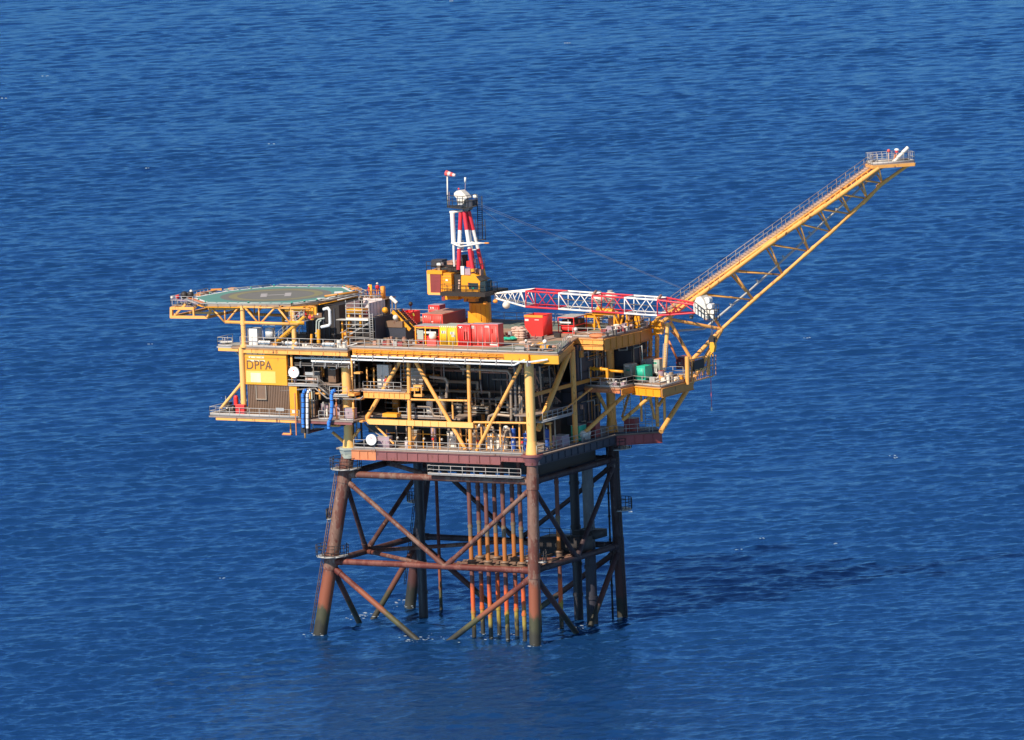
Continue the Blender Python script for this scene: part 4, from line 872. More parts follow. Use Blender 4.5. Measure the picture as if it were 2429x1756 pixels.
simple('pump_unit', 'small grey pump with white drums at the right end of the roof deck', 'pump', lambda m: (m.mat('whitecream').tube((-26.8, -1.5, 36.95), (-26.8, -1.5, 38.1), .3, n=10), m.tube((-26.0, -1.5, 36.95), (-26.0, -1.5, 37.9), .26, n=10), m.mat('steel').box(-27.2, -25.5, -1.8, -1.1, 36.95, 37.15)))
# microwave dishes
def dish(pxx, pyy, y, r, lb):
    c = P(pxx, pyy, y=y); ax = V(.15, -1, .02).normalized(); t = thing('drum_antenna', lb, 'antenna', c)
    m = MB().mat('white').tube(c, c + ax * .25, r, n=28); m.tube(c - ax * .35, c, r * .75, r, n=28)
    m.build('drum', t); f = c + ax * .26
    m = MB().mat('redfaded'); m.tube(f + V(0, 0, r * .35), f + V(0, -.01, r * .35) + ax * .01, r * .16, n=4); m.build('badge', t)
    m = MB().mat('steel').tube(c - ax * .4 + V(0, 0, -1.3), c - ax * .4 + V(0, 0, .6), .07, n=8); m.tube(c - ax * .4, c, .08, n=6); m.build('mast', t)
dish(698, 883, -2.1, .72, 'white round drum antenna beside the yellow DPPA wall'); dish(882, 1043, -1.0, .70, 'white round drum antenna on the lower deck rail near the front left leg')
# blue hanging hoses
def hose(pts, r, mt, lb, y=-3.7):
    q = [P(a, b, y=y) for a, b in pts]; m = MB().mat(mt).path(q, r, 10); m.mat('navy')
    for a, b in zip(q, q[1:]):
        for k in range(max(1, int((b - a).length / .55))): p = a.lerp(b, (k + .5) / max(1, int((b - a).length / .55))); d = (b - a).normalized() * .04; m.tube(p - d, p + d, r * 1.08, n=10)
    solo(m, 'loading_hose', lb, 'hose')
hose([(719.5, 1014), (718.5, 1000), (719, 960), (718, 938), (722, 927), (727, 925)], .21, 'blue', 'left bright blue hanging loading hose under the catwalk')
hose([(729.5, 1016), (729, 1000), (729, 960), (729, 938), (732, 928), (737, 925)], .19, 'white', 'white hanging loading hose pressed against the left blue one')
hose([(780, 1017), (779.5, 1004), (786, 988), (787.5, 960), (786, 940), (789, 928), (795, 926)], .23, 'blue', 'right blue hanging loading hose with a kink near its foot')
simple('hose_reel_frame', 'dark hose frame beside the left pair of hanging hoses', 'frame', lambda m: (m.mat('dark').box(-31.7, -31.1, -3.6, -2.9, 26.3, 31.4), m.mat('orangepatch').beam((-32.4, -3.6, 26), (-32.4, -3.6, 31.4), .12, .12), m.mat('navy').box(-31.0, -30.7, -3.5, -2.9, 26.2, 30.9)))
simple('red_locker', 'red locker on the lower left walkway in front of the yellow corner post', 'locker', lambda m: (m.mat('red').box(-41.7, -40.4, -3.05, -2.6, 28.02, 29.5), m.mat('redfaded').box(-41.75, -40.35, -3.1, -2.55, 29.5, 29.58), m.mat('maroon').box(-41.07, -41.03, -3.07, -3.05, 28.1, 29.45)))
simple('red_cylinder', 'upright red cylinder left of the yellow corner post on the lower left walkway', 'cylinder', lambda m: (m.mat('red').tube((-43.2, -.4, 28.0), (-43.2, -.4, 30.1), .3, n=12), m.ball((-43.2, -.4, 30.1), .3, 6, 12), m.mat('dark').tube((-43.2, -.4, 30.3), (-43.2, -.4, 30.6), .08, n=6)))
simple('deck_winch', 'grey winch with lamps at the outer left end of the lower walkway', 'winch', lambda m: (m.mat('pipegrey').box(-44.3, -43.0, -1.5, -.6, 28.02, 28.4), m.tube((-44.2, -1.0, 28.8), (-43.1, -1.0, 28.8), .4, n=12), m.mat('whitecream').ball((-44.2, -1.6, 29.1), .22), m.ball((-43.8, -1.7, 28.9), .16), m.mat('steel').tube((-45.0, 0, 28), (-45.0, 0, 30.2), .05, n=6), m.tube((-45.3, .5, 28), (-45.3, .5, 29.9), .08, n=6), m.mat('dark').box(-45.6, -44.6, .2, .9, 29.0, 29.3), m.mat('drumblue').ball((-45.3, -.5, 30.0), .12)))

# ------------------------------------------------------------------ helideck
hd = thing('helideck', 'green octagonal helicopter deck with a pale H on a yellow ringed grey circle', 'helideck', (-39, 4.2, 36.9))
Z = 42.6
octo = [P(*q, z=Z) for q in ((455, 706), (487, 718), (692, 720), (752, 712.5), (843, 694), (817, 681), (650, 679), (540, 690))]
cen = sum(octo, V(0, 0, 0)) / 8
m = MB().mat('helipad').prism([(p.x, p.y) for p in octo], Z - .25, Z); m.build('landing_surface', hd)
m = MB().mat('padwhite')
for a, b in zip(octo, octo[1:] + octo[:1]):
    L = (b - a).length; n = max(1, round(L / 1.6)); nin = (cen - (a + b) / 2).normalized() * .45
    for i in range(n):
        p, q = a.lerp(b, (i + .06) / n), a.lerp(b, (i + .94) / n)
        m.extr([p + V(0, 0, .006), q + V(0, 0, .006), q + nin + V(0, 0, .006), p + nin + V(0, 0, .006)], (0, 0, .006))
m.build('edge_line', hd)
def ringm(m, r0, r1, z, wob=0):
    n = 48; o = [(cen.x + r1 * math.cos(6.2832 * i / n), cen.y + r1 * math.sin(6.2832 * i / n), z) for i in range(n)]; q = [(cen.x + r0 * math.cos(6.2832 * i / n), cen.y + r0 * math.sin(6.2832 * i / n), z) for i in range(n)]
    m.add(o + q, [(i, (i + 1) % n, n + (i + 1) % n, n + i) for i in range(n)])
m = MB().mat('padgrey'); ringm(m, 0.01, 7.2, Z + .006); m.mat('padyellow'); ringm(m, 5.0, 6.1, Z + .012); m.build('aiming_circle', hd)
ex = V(.93, .36, 0).normalized(); ey = V(-.36, .93, 0)
# the H: two thick bars and a thin crossbar
m = MB().mat('padletter')
hx = V(1, 0, 0).normalized(); 
E2 = (P(715, 698, z=Z) - P(640, 699, z=Z)); hx = V(.87, .49, 0); hy = V(-.49, .87, 0)
def quad(m, c, ux, uy, a, b): m.add([c + ux * (i * a) + uy * (j * b) for i, j in ((-1, -1), (1, -1), (1, 1), (-1, 1))], [(0, 1, 2, 3)])
hc = cen + V(0, 0, .018)
for s in (-1, 1): quad(m, hc + hx * (1.55 * s), hx, hy, .42, 1.9)
quad(m, hc, hx, hy, 1.2, .28); m.build('letter_h', hd)
m = MB().mat('padwhite'); c = P(803, 694, z=Z) + V(0, 0, .012); quad(m, c, hx, hy, .55, 1.1); c = P(766, 708.5, z=Z) + V(0, 0, .012); quad(m, c, hx, hy, .8, .8); m.build('name_marking', hd)
# perimeter gutter, safety net, lights
m = MB().mat('pipe')
for a, b in zip(octo, octo[1:] + octo[:1]):
    out = ((a + b) / 2 - cen).normalized()
    m.beam(a + out * .1 - V(0, 0, .3), b + out * .1 - V(0, 0, .3), .2, .5)
m.build('gutter', hd)
m = MB()
for k, (a, b) in enumerate(zip(octo, octo[1:] + octo[:1])):
    out = ((a + b) / 2 - cen).normalized(); out.z = 0; L = (b - a).length; n = max(2, round(L / 1.8))
    o1 = out * 1.5 + V(0, 0, .05)
    m.mat('steel').tube(a + o1, b + o1, .05, n=5); m.tube(a + o1 * .5, b + o1 * .5, .025, n=4)
    for i in range(n + 1): p = a.lerp(b, i / n); m.tube(p - V(0, 0, .1), p + o1, .045, n=5)
    m.mat('amber').beam(a + out * .3 - V(0, 0, .55), b + out * .3 - V(0, 0, .55), .15, .12)
m.build('safety_net', hd)
m = MB()
for a, b in zip(octo, octo[1:] + octo[:1]):
    for f in (.0, .5): p = a.lerp(b, f); m.mat('greenbox').ball(p + V(0, 0, .12), .1, 4, 6); m.mat('dark').box(p.x - .1, p.x + .1, p.y - .1, p.y + .1, Z + .0, Z + .08)
m.build('perimeter_light', hd)
def truss(y, x0, x1, zt, zb, nodes, mt, r=.13):
    m = MB().mat(mt).beam((x0, y, zt), (x1, y, zt), .25, .22); m.beam((nodes[0][0], y, zb), (nodes[-1][0] + 1.0, y, zb), .32, .36)
    for k, (xb, xa, xc) in enumerate(nodes):
        m.tube((xa, y, zt), (xb - .15, y, zb), r, n=8); m.tube((xb, y, zt), (xb, y, zb), r * .8, n=8)
        if xc: m.tube((xc, y, zt), (xb + .2, y, zb), r, n=8)
    return m.build('support_truss', hd)
xs = lambda p, z: P(p, 735, y=-2.2).x
nd = [(xs(533, 0), xs(499, 0), xs(567, 0)), (xs(614, 0), xs(580, 0), xs(652, 0)), (xs(690, 0), xs(660, 0), None)]
truss(-2.2, xs(497, 0), xs(735, 0), 42.1, 40.1, nd, 'yellow')
truss(12.0, -49, -33, 42.0, 40.1, nd, 'amber_dull')
truss(5.0, -49, -33, 42.0, 40.2, nd, 'amber_dull')
m = MB().mat('amber_dull')
for x in (-47, -44, -41, -38, -35): m.beam((x, -2, 42.15), (x, 14.5, 42.15), .22, .35)
for y in (1, 4, 8, 13): m.beam((-48, y, 41.8), (-33, y, 41.8), .2, .25)
m.build('deck_grillage', hd)
for (x, y) in ((P(577, 780, y=-2.2).x, -2.2), (P(697, 780, y=-1.9).x, -1.9), (-41.3, 9), (-33.8, 9)):
    m = MB().mat('cream' if y < 0 else 'amber').tube((x, y, 36.9), (x, y, 42.2), .30 if y < 0 else .26, n=14); m.tube((x, y, 36.9), (x, y, 37.2), .5, n=14); m.tube((x, y, 39.8), (x, y, 40.4), .36, n=14); m.build('support_post', hd)
# left cantilever frame
FY = -.6
f = lambda a, b, y=FY: P(a, b, y=y)
m = MB().mat('yellow')
a0, a1, a2, a3 = f(407, 731), f(460, 732), f(405, 752), f(493, 753)
m.beam(a0, a1, .3, .38); m.beam(a2, a3, .3, .35); m.beam(f(407, 729), f(407, 753), .35, .35); m.beam(f(459, 728), f(460, 750), .22, .22); m.beam(f(414, 748), f(440, 722), .2, .25)
for dy in (4.5, 9): o = V(0, dy, 0); m.beam(a2 + o, a3 + o, .3, .3); m.beam(a0 + o, a1 + o, .3, .3)
m.beam(a2, a2 + V(0, 9, 0), .3, .3); m.beam(a0, a0 + V(0, 9, 0), .3, .3); m.beam(a3, a3 + V(0, 9, 0), .3, .3)
m.beam(a3, (-45.5, -1.6, 42.0), .25, .3); m.beam(a1, (-48.5, 0, 42.1), .25, .3)
m.build('cantilever_frame', hd)
m = MB().mat('grating').extr([a0 + V(0, 0, .3), a1 + V(3, 0, .3), a1 + V(3, 9, .3), a0 + V(0, 9, .3)], (0, 0, .1))
m.rail([a1 + V(0, -.2, .4), a0 + V(0, -.2, .4), a0 + V(0, 9, .4)], step=.9, rm='steel', toe=False); m.build('side_landing', hd)
m = MB()
for (u, v, mt, r) in ((421, 704, 'red', .3), (437, 700, 'dark', .5), (452, 699, 'dark', .45), (453, 691, 'whitecream', .2), (430, 722, 'steel', .35), (408, 706, 'whitecream', .2)): p = f(u, v, 1); m.mat(mt).ball(p, r, 5, 8); m.mat('steel').tube(p, V(p.x, p.y, 41.6), .06, n=5)
m.build('fire_monitor', hd)
m = MB().mat('pinkgrey')
for (q, w) in (((410, 711, 452, 714), 0), ((440, 713, 482, 720), 0), ((458, 720, 476, 721), 0)): m.beam(f(q[0], q[1], 0), f(q[2], q[3], -1), .8, .1)
m.mat('orangepatch').beam(P(448, 707, z=Z), P(484, 719.5, z=Z), .5, .12); m.build('side_gangway', hd)
m = MB().mat('orange')
for (u0, v0, u1, v1) in ((468, 700, 505, 691), (474, 697, 490, 694), (500, 688, 526, 687), (547, 686, 556, 684), (816, 680, 838, 681), (836, 684, 852, 686)):
    m.beam(P(u0, v0, z=42.5), P(u1, v1, z=42.5), .9, .2)

m.build('net_outrigger', hd)
# right hand access platform with red gear, stair flight down
m = MB().mat('dark').box(-34.6, -29.6, 3.5, 11.5, 37.0, 41.9);  # dark walls carry the shade under the helideck in their colour
for i in range(6): m.mat('navy').box(-34.4 + i * .8, -34.2 + i * .8, 3.4, 3.5, 37.2, 41.5)
m.mat('brownwall').box(-36.4, -30.6, .8, 1.0, 40.6, 41.2); m.build('service_room', hd)
m = MB().mat('steel').box(-34.3, -31.4, -2.2, 1.0, 40.42, 40.55); m.mat('amber').box(-33.7, -31.4, -2.3, -2.2, 40.05, 40.5); m.rail([(-33.6, -2.2, 40.55), (-31.4, -2.2, 40.55)], step=.7, rm='steel', toe=False); m.build('stair_landing', hd)
m = MB(); sa, sb = V(-37.0, -2.2, 36.95), V(-33.7, -2.2, 40.45)
sa = P(652, 814, y=-2.2); sb = P(722, 751, y=-2.2)
for dy in (0, .9): m.mat('amber').beam(sa + V(0, dy, 0), sb + V(0, dy, 0), .08, .34)
for i in range(17): q = sa.lerp(sb, (i + .5) / 17); m.mat('steel').box(q.x - .13, q.x + .13, q.y + .04, q.y + .86, q.z - .02, q.z + .03)
for dy in (-.02, .92):
    for h in (.55, 1.05): m.mat('steel').tube(sa + V(0, dy, h), sb + V(0, dy, h), .035, n=5)
    for i in range(8): q = sa.lerp(sb, i / 7) + V(0, dy, 0); m.tube(q, q + V(0, 0, 1.05), .03, n=5)
m.build('staircase', hd)
m = MB().mat('amber')
for i in range(5): m.box(-31.9 + i * .42, -31.6 + i * .42, -1.6, -1.3, 41.3, 42.3)
m.tube((-34.3, -1.8, 41.9), (-31.6, -1.8, 42.0), .35, n=10); m.box(-30.9, -30.5, -1.5, -1.3, 40.6, 42.2); m.mat('orange').box(-31.2, -30.2, -1.6, -1.2, 42.2, 42.4); m.build('yellow_bracket', hd)
m = MB()
for i in range(14): m.mat(random.choice(['red', 'red', 'maroon', 'white', 'redfaded'])).ball((-32.8 + i * .22 + random.uniform(-.1, .1), -1.5 + random.uniform(-.2, .4), 41.2 + random.uniform(-.4, .7)), random.uniform(.12, .25), 5, 7)
m.mat('red').tube((-30.9, -1.4, 40.7), (-30.9, -1.4, 42.2), .16, n=8); m.build('fire_equipment', hd)
m = MB().mat('amber').box(-27.2, -24.9, 1.2, 3.0, 41.3, 41.75)
for x in (-26.9, -25.2): m.tube((x, 1.4, 39.5), (x, 1.4, 41.4), .17, n=8)
m.mat('amber_dull').beam(P(770, 703, y=0), P(850, 692, y=3), .3, .25); m.mat('steel').beam(P(800, 712, y=0), P(866, 697, y=3), .12, .12); m.build('access_platform', hd)
m = MB().mat('white').path([P(767, 734, y=-1.6), P(778, 731, y=-1.6), P(782, 737, y=-1.6), P(783, 768, y=-1.6), P(780, 772, y=-1.6), P(762, 776, y=-1.6)], .18); m.build('exhaust_pipe', hd)
m = MB().mat('greygreen').path([P(750, 800, y=-1.5), P(751, 762, y=-1.5), P(755, 758, y=-1.5), P(770, 755, y=-1.5)], .1); m.path([P(756, 800, y=-1.5), P(757, 764, y=-1.5), P(762, 760, y=-1.5)], .1)
m.mat('amber').tube(P(756, 816, y=-1.5), P(755.5, 782, y=-1.5), .24, n=10); m.tube(P(748, 791, y=-1.5), P(757, 791, y=-1.5), .12); m.build('vent_pipe', hd)
m = MB().mat('steel').path([P(709, 792, y=-1), P(710, 779, y=-1), P(714, 775, y=-1)], .1); m.mat('amber').tube(P(738, 815, y=-1.8), P(739, 793, y=-1.8), .16); m.build('vent_pipe', hd)
m = MB().mat('amber').tube((-28.0, 1.5, 36.95), (-28.0, 1.5, 40.3), .12, n=8); m.tube((-27.2, 1.5, 36.95), (-27.2, 1.5, 39.6), .12, n=8); m.mat('steel').box(-28.6, -26.6, 1.0, 2.4, 40.3, 40.42); m.build('small_platform', hd)

# people
def person(p, mt, label, face=0.0, arms='down', helmet='whitecream', s=1.0, lean=0):
    p = Vector(p); t = thing('person', label, 'person', p)
    J = [(0, 0, .95), (0, 0, 1.15), (0, 0 + lean * .3, 1.38), (0, lean * .45, 1.5), (0, lean * .5, 1.62), (0, lean * .5, 1.74),
         (.19, lean * .35, 1.42), (.25, .02 + lean * .4, 1.15), (.24, -.12, .92) if arms == 'down' else (.2, -.38, 1.18),
         (-.19, lean * .35, 1.42), (-.25, .02 + lean * .4, 1.15), (-.24, -.1, .92) if arms == 'down' else (-.2, -.38, 1.2),
         (.1, 0, .9), (.11, -.04, .5), (.11, 0, .08), (.11, -.18, .04), (-.1, 0, .9), (-.11, .02, .5), (-.12, .06, .08), (-.12, -.12, .04)]
    E_ = [(0, 1), (1, 2), (2, 3), (3, 4), (4, 5), (2, 6), (6, 7), (7, 8), (2, 9), (9, 10), (10, 11), (0, 12), (12, 13), (13, 14), (14, 15), (0, 16), (16, 17), (17, 18), (18, 19)]
    rad = [.17, .16, .17, .07, .10, .085, .085, .06, .045, .085, .06, .045, .11, .075, .055, .05, .11, .075, .055, .05]
    c, sn = math.cos(face), math.sin(face)
    me = bpy.data.meshes.new('body'); me.from_pydata([(x * c - y * sn, x * sn + y * c, z * s) for x, y, z in J], E_, [])
    o = bpy.data.objects.new('body', me); COL.objects.link(o); o.location = p
    o.modifiers.new('skin', 'SKIN'); sub = o.modifiers.new('sub', 'SUBSURF'); sub.levels = sub.render_levels = 1
    for v, r in zip(me.skin_vertices[0].data, rad): v.radius = (r, r)
    me.skin_vertices[0].data[0].use_root = True
    dg = bpy.context.evaluated_depsgraph_get(); m2 = bpy.data.meshes.new_from_object(o.evaluated_get(dg)); bpy.data.objects.remove(o)
    m2.materials.clear(); m2.materials.append(MATS[mt]); m2.materials.append(MATS['skin'])
    for f in m2.polygons: f.use_smooth = True; f.material_index = 1 if 1.5 * s < f.center.z < 1.72 * s else 0
    o = bpy.data.objects.new('body', m2); COL.objects.link(o); o.parent = t
    hx_, hy_ = -sn * lean * .5, c * lean * .5
    m = MB().mat(helmet).ball((p.x + hx_, p.y + hy_, p.z + 1.74 * s), .145, 6, 10, (1, 1.1, .75)); m.tube((p.x + hx_, p.y + hy_, p.z + 1.69 * s), (p.x + hx_, p.y + hy_, p.z + 1.71 * s), .19, n=12); m.build('helmet', t)
def pp(a, b, z): v = P(a, b, z=z); return (v.x, v.y, z)
gq = P(884, 706, z=41.4); m = MB().mat('timber').box(-25.6, -20.8, 11.5, 14.8, 41.25, 41.4); m.mat('dark').box(-25.5, -23.3, 12.3, 14.6, 37.4, 41.25); m.box(-22.6, -21.2, 12.3, 14.0, 37.4, 41.25); m.mat('amber').box(-23.2, -22.7, 12.0, 12.1, 39.0, 43.2); m.mat('orange').box(-21.4, -21.0, 12, 12.6, 41.4, 43.0)
for i in range(6): m.mat('pipe').tube((-25 + i * .7, 11.7, 38.4), (-25 + i * .7, 11.7, 42.6), .07, n=5)
m.rail([(-25.6, 11.5, 41.4), (-20.9, 11.5, 41.4)], rm='amber_dull', toe=False, step=.8)
m.v = [(x + gq.x + 23.2, y + gq.y - 13.0, z) for x, y, z in m.v]; m.build('crew_gantry', hd)
person(pp(876, 708, 41.4), 'coverall', 'person in red coveralls standing at the helideck edge beside the yellow access platform', 2.2)
person(pp(896, 704, 41.4), 'coverall', 'person in a red jacket standing on the gantry right of the helideck', .8, 'reach')
person(pp(979, 770, 37.34), 'hiviz', 'person in a yellow high visibility vest beside the open red skip', .5, 'reach', 'redfaded', lean=-.5)
person((-21.1, .3, 31.6), 'coverall', 'person in red coveralls behind the rail of the upper left bay', .2, 'reach', 'boltyellow')

# ------------------------------------------------------------------ scaffold / stair tower
sc = thing('scaffold_tower', 'grey scaffold tower with mauve sheeting beside the helideck', 'scaffold', (-24, 1.2, 37.3))
sx0, sx1, sy0, sy1, sz = -27.2, -23.8, 1.2, 4.6, 37.3
a = P(842, 812, z=37.3)
m = MB().mat('steel')
for x in (sx0, (sx0 + sx1) / 2 - .4, (sx0 + sx1) / 2 + .7, sx1):
    for y in (sy0, sy1): m.tube((x, y, sz), (x, y, sz + 5.6), .05, n=6)
m.build('scaffold_post', sc)
m = MB().mat('steel')
for z in (.9, 1.5, 2.0, 2.5, 3.3, 3.9, 4.3, 4.7, 5.2): m.tube((sx0 - .8 * (z in (1.5, 2.5)), sy0 - .06, sz + z), (sx1, sy0 - .06, sz + z), .05, n=6)
for z in (1.5, 3.3, 5.2, 5.8): m.tube((sx1, sy0, sz + z), (sx1, sy1, sz + z), .05, n=6); m.tube((sx0, sy1, sz + z), (sx1, sy1, sz + z), .05, n=6)
for i in range(12): z = sz + .5 + i * .3; m.box(sx1 + .15, sx1 + .55, sy0 - .1, sy0 - .05, z, z + .05)
m.tube((sx1 + .15, sy0 - .08, sz), (sx1 + .15, sy0 - .08, sz + 4), .035, n=5); m.tube((sx1 + .55, sy0 - .08, sz), (sx1 + .55, sy0 - .08, sz + 4), .035, n=5)
m.build('ledger', sc)
m = MB().mat('pink').box(sx1, sx1 + .06, sy0, sy1 + .6, sz + 3.5, sz + 5.3); m.mat('pink').box(sx0 + .6, sx1, sy1 + .0, sy1 + .06, sz + 3.5, sz + 5.5); m.box(sx0, sx0 + .06, sy0, sy1, sz + 4.3, sz + 5.2)
for i in range(5): y = sy0 + .3 + i * .8; m.mat('dark').box(sx1 + .06, sx1 + .075, y, y + .05, sz + 3.5, sz + 5.3)
m.mat('navy').box(sx1 + .6, sx1 + .7, sy0 + .3, sy1 + 1.4, sz + .4, sz + 3.4); m.build('sheeting', sc)
m = MB().mat('whitecream').box(sx0, sx1 - .1, sy0 - .1, sy0 + .1, sz + 3.05, sz + 3.35); m.mat('grating').box(sx0, sx1, sy0, sy1, sz + 3.35, sz + 3.42); m.mat('pipe').box(sx0 + .3, sx1 - .8, sy0 + .5, sy0 + .6, sz + 2.3, sz + 3.0)
m.mat('maroon')
for i in range(4): m.box(sx0 + .4 + i * .8, sx0 + .9 + i * .8, sy0 + 1.0, sy0 + 1.4, sz + 3.42, sz + 4.2)
m.mat('steel'); q0, q1 = V(sx0 - 1.2, sy0 + .4, sz + .4), V(sx1 - .2, sy0 + .4, sz + 2.8)
m.beam(q0, q1, .1, .2); m.beam(q0 + V(0, 0, .9), q1 + V(0, 0, .6), .06, .08); m.beam(q0 + V(0, 1, .2), q1 + V(0, 1, .1), .1, .2); m.mat('dark').box(sx0 + .2, sx1 - .1, sy0 + 1.2, sy1, sz + .3, sz + 2.9); m.build('inner_platform', sc)
# inclined yellow stair beyond the scaffold
ss = thing('inclined_stair', 'steep stair with yellow stringers running down right of the scaffold tower', 'stair', (-20, 7, 37.3))
m = MB(); u0, u1 = P(931, 739, y=4.5), P(973, 783, y=4.5)
for dy, mt, r in ((0, 'amber', .45), (1.2, 'amber', .25), (2.4, 'redfaded', .2)): m.mat(mt).beam(u0 + V(0, dy, 0), u1 + V(0, dy, 0), .14, r)
m.build('stringer', ss); m = MB().mat('dark')
for i in range(13): q = u0.lerp(u1, i / 12); m.box(q.x - .14, q.x + .14, q.y, q.y + 2.4, q.z - .05, q.z + .05)
m.build('stair_tread', ss)
m = MB().mat('brownwall').box(-23.2, -20.6, 4, 6, 39.2, 40.0); m.mat('navy').box(-23.2, -20.2, 4.1, 6.2, 37.4, 39.2); m.mat('whitecream').ball((-21.5, 3.9, 40.5), .35); m.mat('amber').ball((-23.0, 3.9, 41.4), .4); m.build('stair_base', ss)
simple('white_boom', 'short white tube standing at a slant above the scaffold tower', 'boom', lambda m: (m.mat('whitecream').tube(P(926, 705, y=6), P(941, 719, y=6), .24, n=12), m.mat('pipe').tube(P(939, 718, y=6), P(939, 738, y=6), .1, n=6), m.tube(P(930, 712, y=6), P(931, 742, y=6), .08, n=6)))
simple('dark_lamp_post', 'thin dark lamp post rising behind the open red skip', 'lamp post', lambda m: (m.mat('dark').tube(P(975, 740, y=22), P(974.5, 722, y=22), .06, n=6), m.ball(P(974, 721, y=22), .3, 5, 8)))

# ------------------------------------------------------------------ pedestal crane
CY = 22.0
c = lambda a, b, dy=0: P(a, b, y=CY + dy)
cb = c(1128, 760); cr = thing('pedestal_crane', 'yellow pedestal crane with red and white legs and a lattice boom lowered to the right', 'crane', (cb.x, CY, 37.3))
PX = cb.x
m = MB().mat('amber').tube((PX, CY + 1.3, 37.3), (PX, CY + 1.3, 40.2), 1.42, n=28)
for k in range(7): a = -1.9 + k * .45; m.mat('amber_dull').box(PX + 1.43 * math.cos(a) - .02, PX + 1.43 * math.cos(a) + .02, CY + 1.3 + 1.43 * math.sin(a) - .02, CY + 1.3 + 1.43 * math.sin(a) + .02, 37.6, 39.9)
m.mat('dark').tube((PX, CY + 1.3, 40.2), (PX, CY + 1.3, 41.1), 1.5, 1.45, n=28); m.build('pedestal', cr)
a = c(1110, 738, -1); b = c(1110, 766, -1); d = c(1145, 766, -1)
m = MB().mat('amber').extr([a, b, d], (0, .08, 0)); m.build('pedestal_gusset', cr)
def cbx(x0, y0, x1, y1, mt, d0, d1, m=None):
    a = c(x0, y1, d0); b = c(x1, y0, d0); mm = m or MB(); mm.mat(mt).box(a.x, b.x, CY + d0, CY + d1, min(a.z, b.z), max(a.z, b.z)); return mm
m = cbx(1044, 696, 1150, 702, 'dark', -2.9, 3.2); cbx(1056, 702, 1087, 711, 'amber', -1.3, 2.6, m); cbx(1094, 702, 1126, 708, 'amber', -1.5, 2.6, m); cbx(1128, 704, 1135, 708, 'amber', -1.4, -1, m); cbx(1100, 708, 1127, 716, 'amber_dull', -1.0, 2.6, m); m.build('slew_platform', cr)
cbx(1048, 703, 1055, 713, 'maroon', -1.0, 1.0).build('red_tank', cr)
m = cbx(1014, 643, 1047, 698, 'amber', -1.1, 2.9); cbx(1014, 642, 1048, 650, 'amber', -1.25, -1.1, m); cbx(1014, 650, 1020, 694, 'cream', -1.25, -1.1, m); cbx(1016, 695, 1047, 699.5, 'cream', -1.3, -1.1, m)
hs = m.build('engine_house', cr)
m = MB()
for i in range(13): y = 652 + i * 3.3; cbx(1021, y, 1045, y + 2.3, 'maroon', -1.2, -1.1, m)
m.build('louvre', hs)
m = cbx(1047, 649, 1070, 693, 'amber', -1.0, 2.8)
for i in range(6): cbx(1048, 651 + i * 7, 1069, 652 + i * 7, 'amber_dull', -1.03, -1.0, m)
cbx(1057, 663, 1062, 667, 'white', -1.06, -1.0, m); m.build('side_cabinet', cr)
m = cbx(1070, 652, 1093, 696, 'dark', -.4, 2.6)
for i in range(5): cbx(1087, 664 + i * 6.2, 1091, 667.5 + i * 6.2, 'sack', -.6, -.4, m)
cbx(1093, 632, 1100, 652, 'white', -1.2, -1.0, m); cbx(1103, 638, 1115, 652, 'pinkgrey', -1.2, -.3, m); m.build('equipment_recess', cr)
poly = [c(*q, -1.5) for q in ((1094, 654), (1116, 655), (1117, 650), (1122, 650), (1138, 668), (1138, 699), (1094, 697))]
m = MB().mat('amber').extr(poly, (0, 2.0, 0)); cab = m.build('operator_cab', cr)
m = cbx(1112, 672, 1134, 686, 'glass', -1.53, -1.5); cbx(1110, 671, 1116, 681, 'maroon', -1.52, -1.5, m); cbx(1119, 682, 1123, 685.5, 'greenbox', -1.56, -1.53, m)
g = [c(*q, -1.45) for q in ((1138.5, 669), (1151, 667), (1153, 697), (1138.5, 698))]; m.mat('glass').extr(g, (0, 1.8, 0))
g = [c(*q, -1.4) for q in ((1124, 656), (1137, 656), (1152, 664), (1139, 668))]; m.mat('dark').extr(g, (0, 1.4, 0)); m.build('window', cab)
m = MB().mat('dark'); m.rail([c(1046, 696, -1.7), c(1150, 699, -1.7)], step=.9, rm='dark', toe=False, h=1.1); m.rail([c(1012, 642, -1), c(1046, 642, -1), c(1075, 643, -1)], step=.8, rm='dark', toe=False)
m.rail([c(1157, 692, -.5), c(1180, 692, -.5), c(1180, 692, 2)], step=.5, rm='dark', toe=False, h=1.25); m.rail([c(1125, 640, -.5), c(1150, 640, -.5)], step=.5, rm='dark', toe=False, h=1.4); m.mat('dark').box(c(1157, 692).x, c(1182, 692).x, CY - .5, CY + 2, c(1157, 692).z - .1, c(1157, 692).z); m.build('handrail', cr)
m = cbx(1024, 617, 1048, 635, 'navy', -.2, 1.2); cbx(1034, 625, 1047, 630, 'white', -.9, -.3, m); cbx(1037, 630, 1043, 642, 'pipe', -.7, -.4, m); cbx(1060, 620, 1085, 628, 'rustpaint', -.2, 1.2, m); cbx(1062, 628, 1084, 645, 'dark', -.1, 1.2, m); cbx(1106, 620, 1119, 634, 'red', .2, 1, m); cbx(1120, 616, 1126, 629, 'white', -.2, .1, m)
cbx(1095, 605, 1103, 632, 'dark', .2, .9, m); cbx(1117, 640, 1140, 656, 'rustpaint', -.2, 1.0, m); m.build('roof_machinery', cr)
def banded(p, q, r, bands, nm, par, n=14):
    """tube p-q; bands = [(t_end, material), ...]"""
    m = MB(); t0 = 0
    for t1, mt in bands: m.mat(mt).tube(p.lerp(q, t0), p.lerp(q, t1), r, n=n); t0 = t1
    return m.build(nm, par)
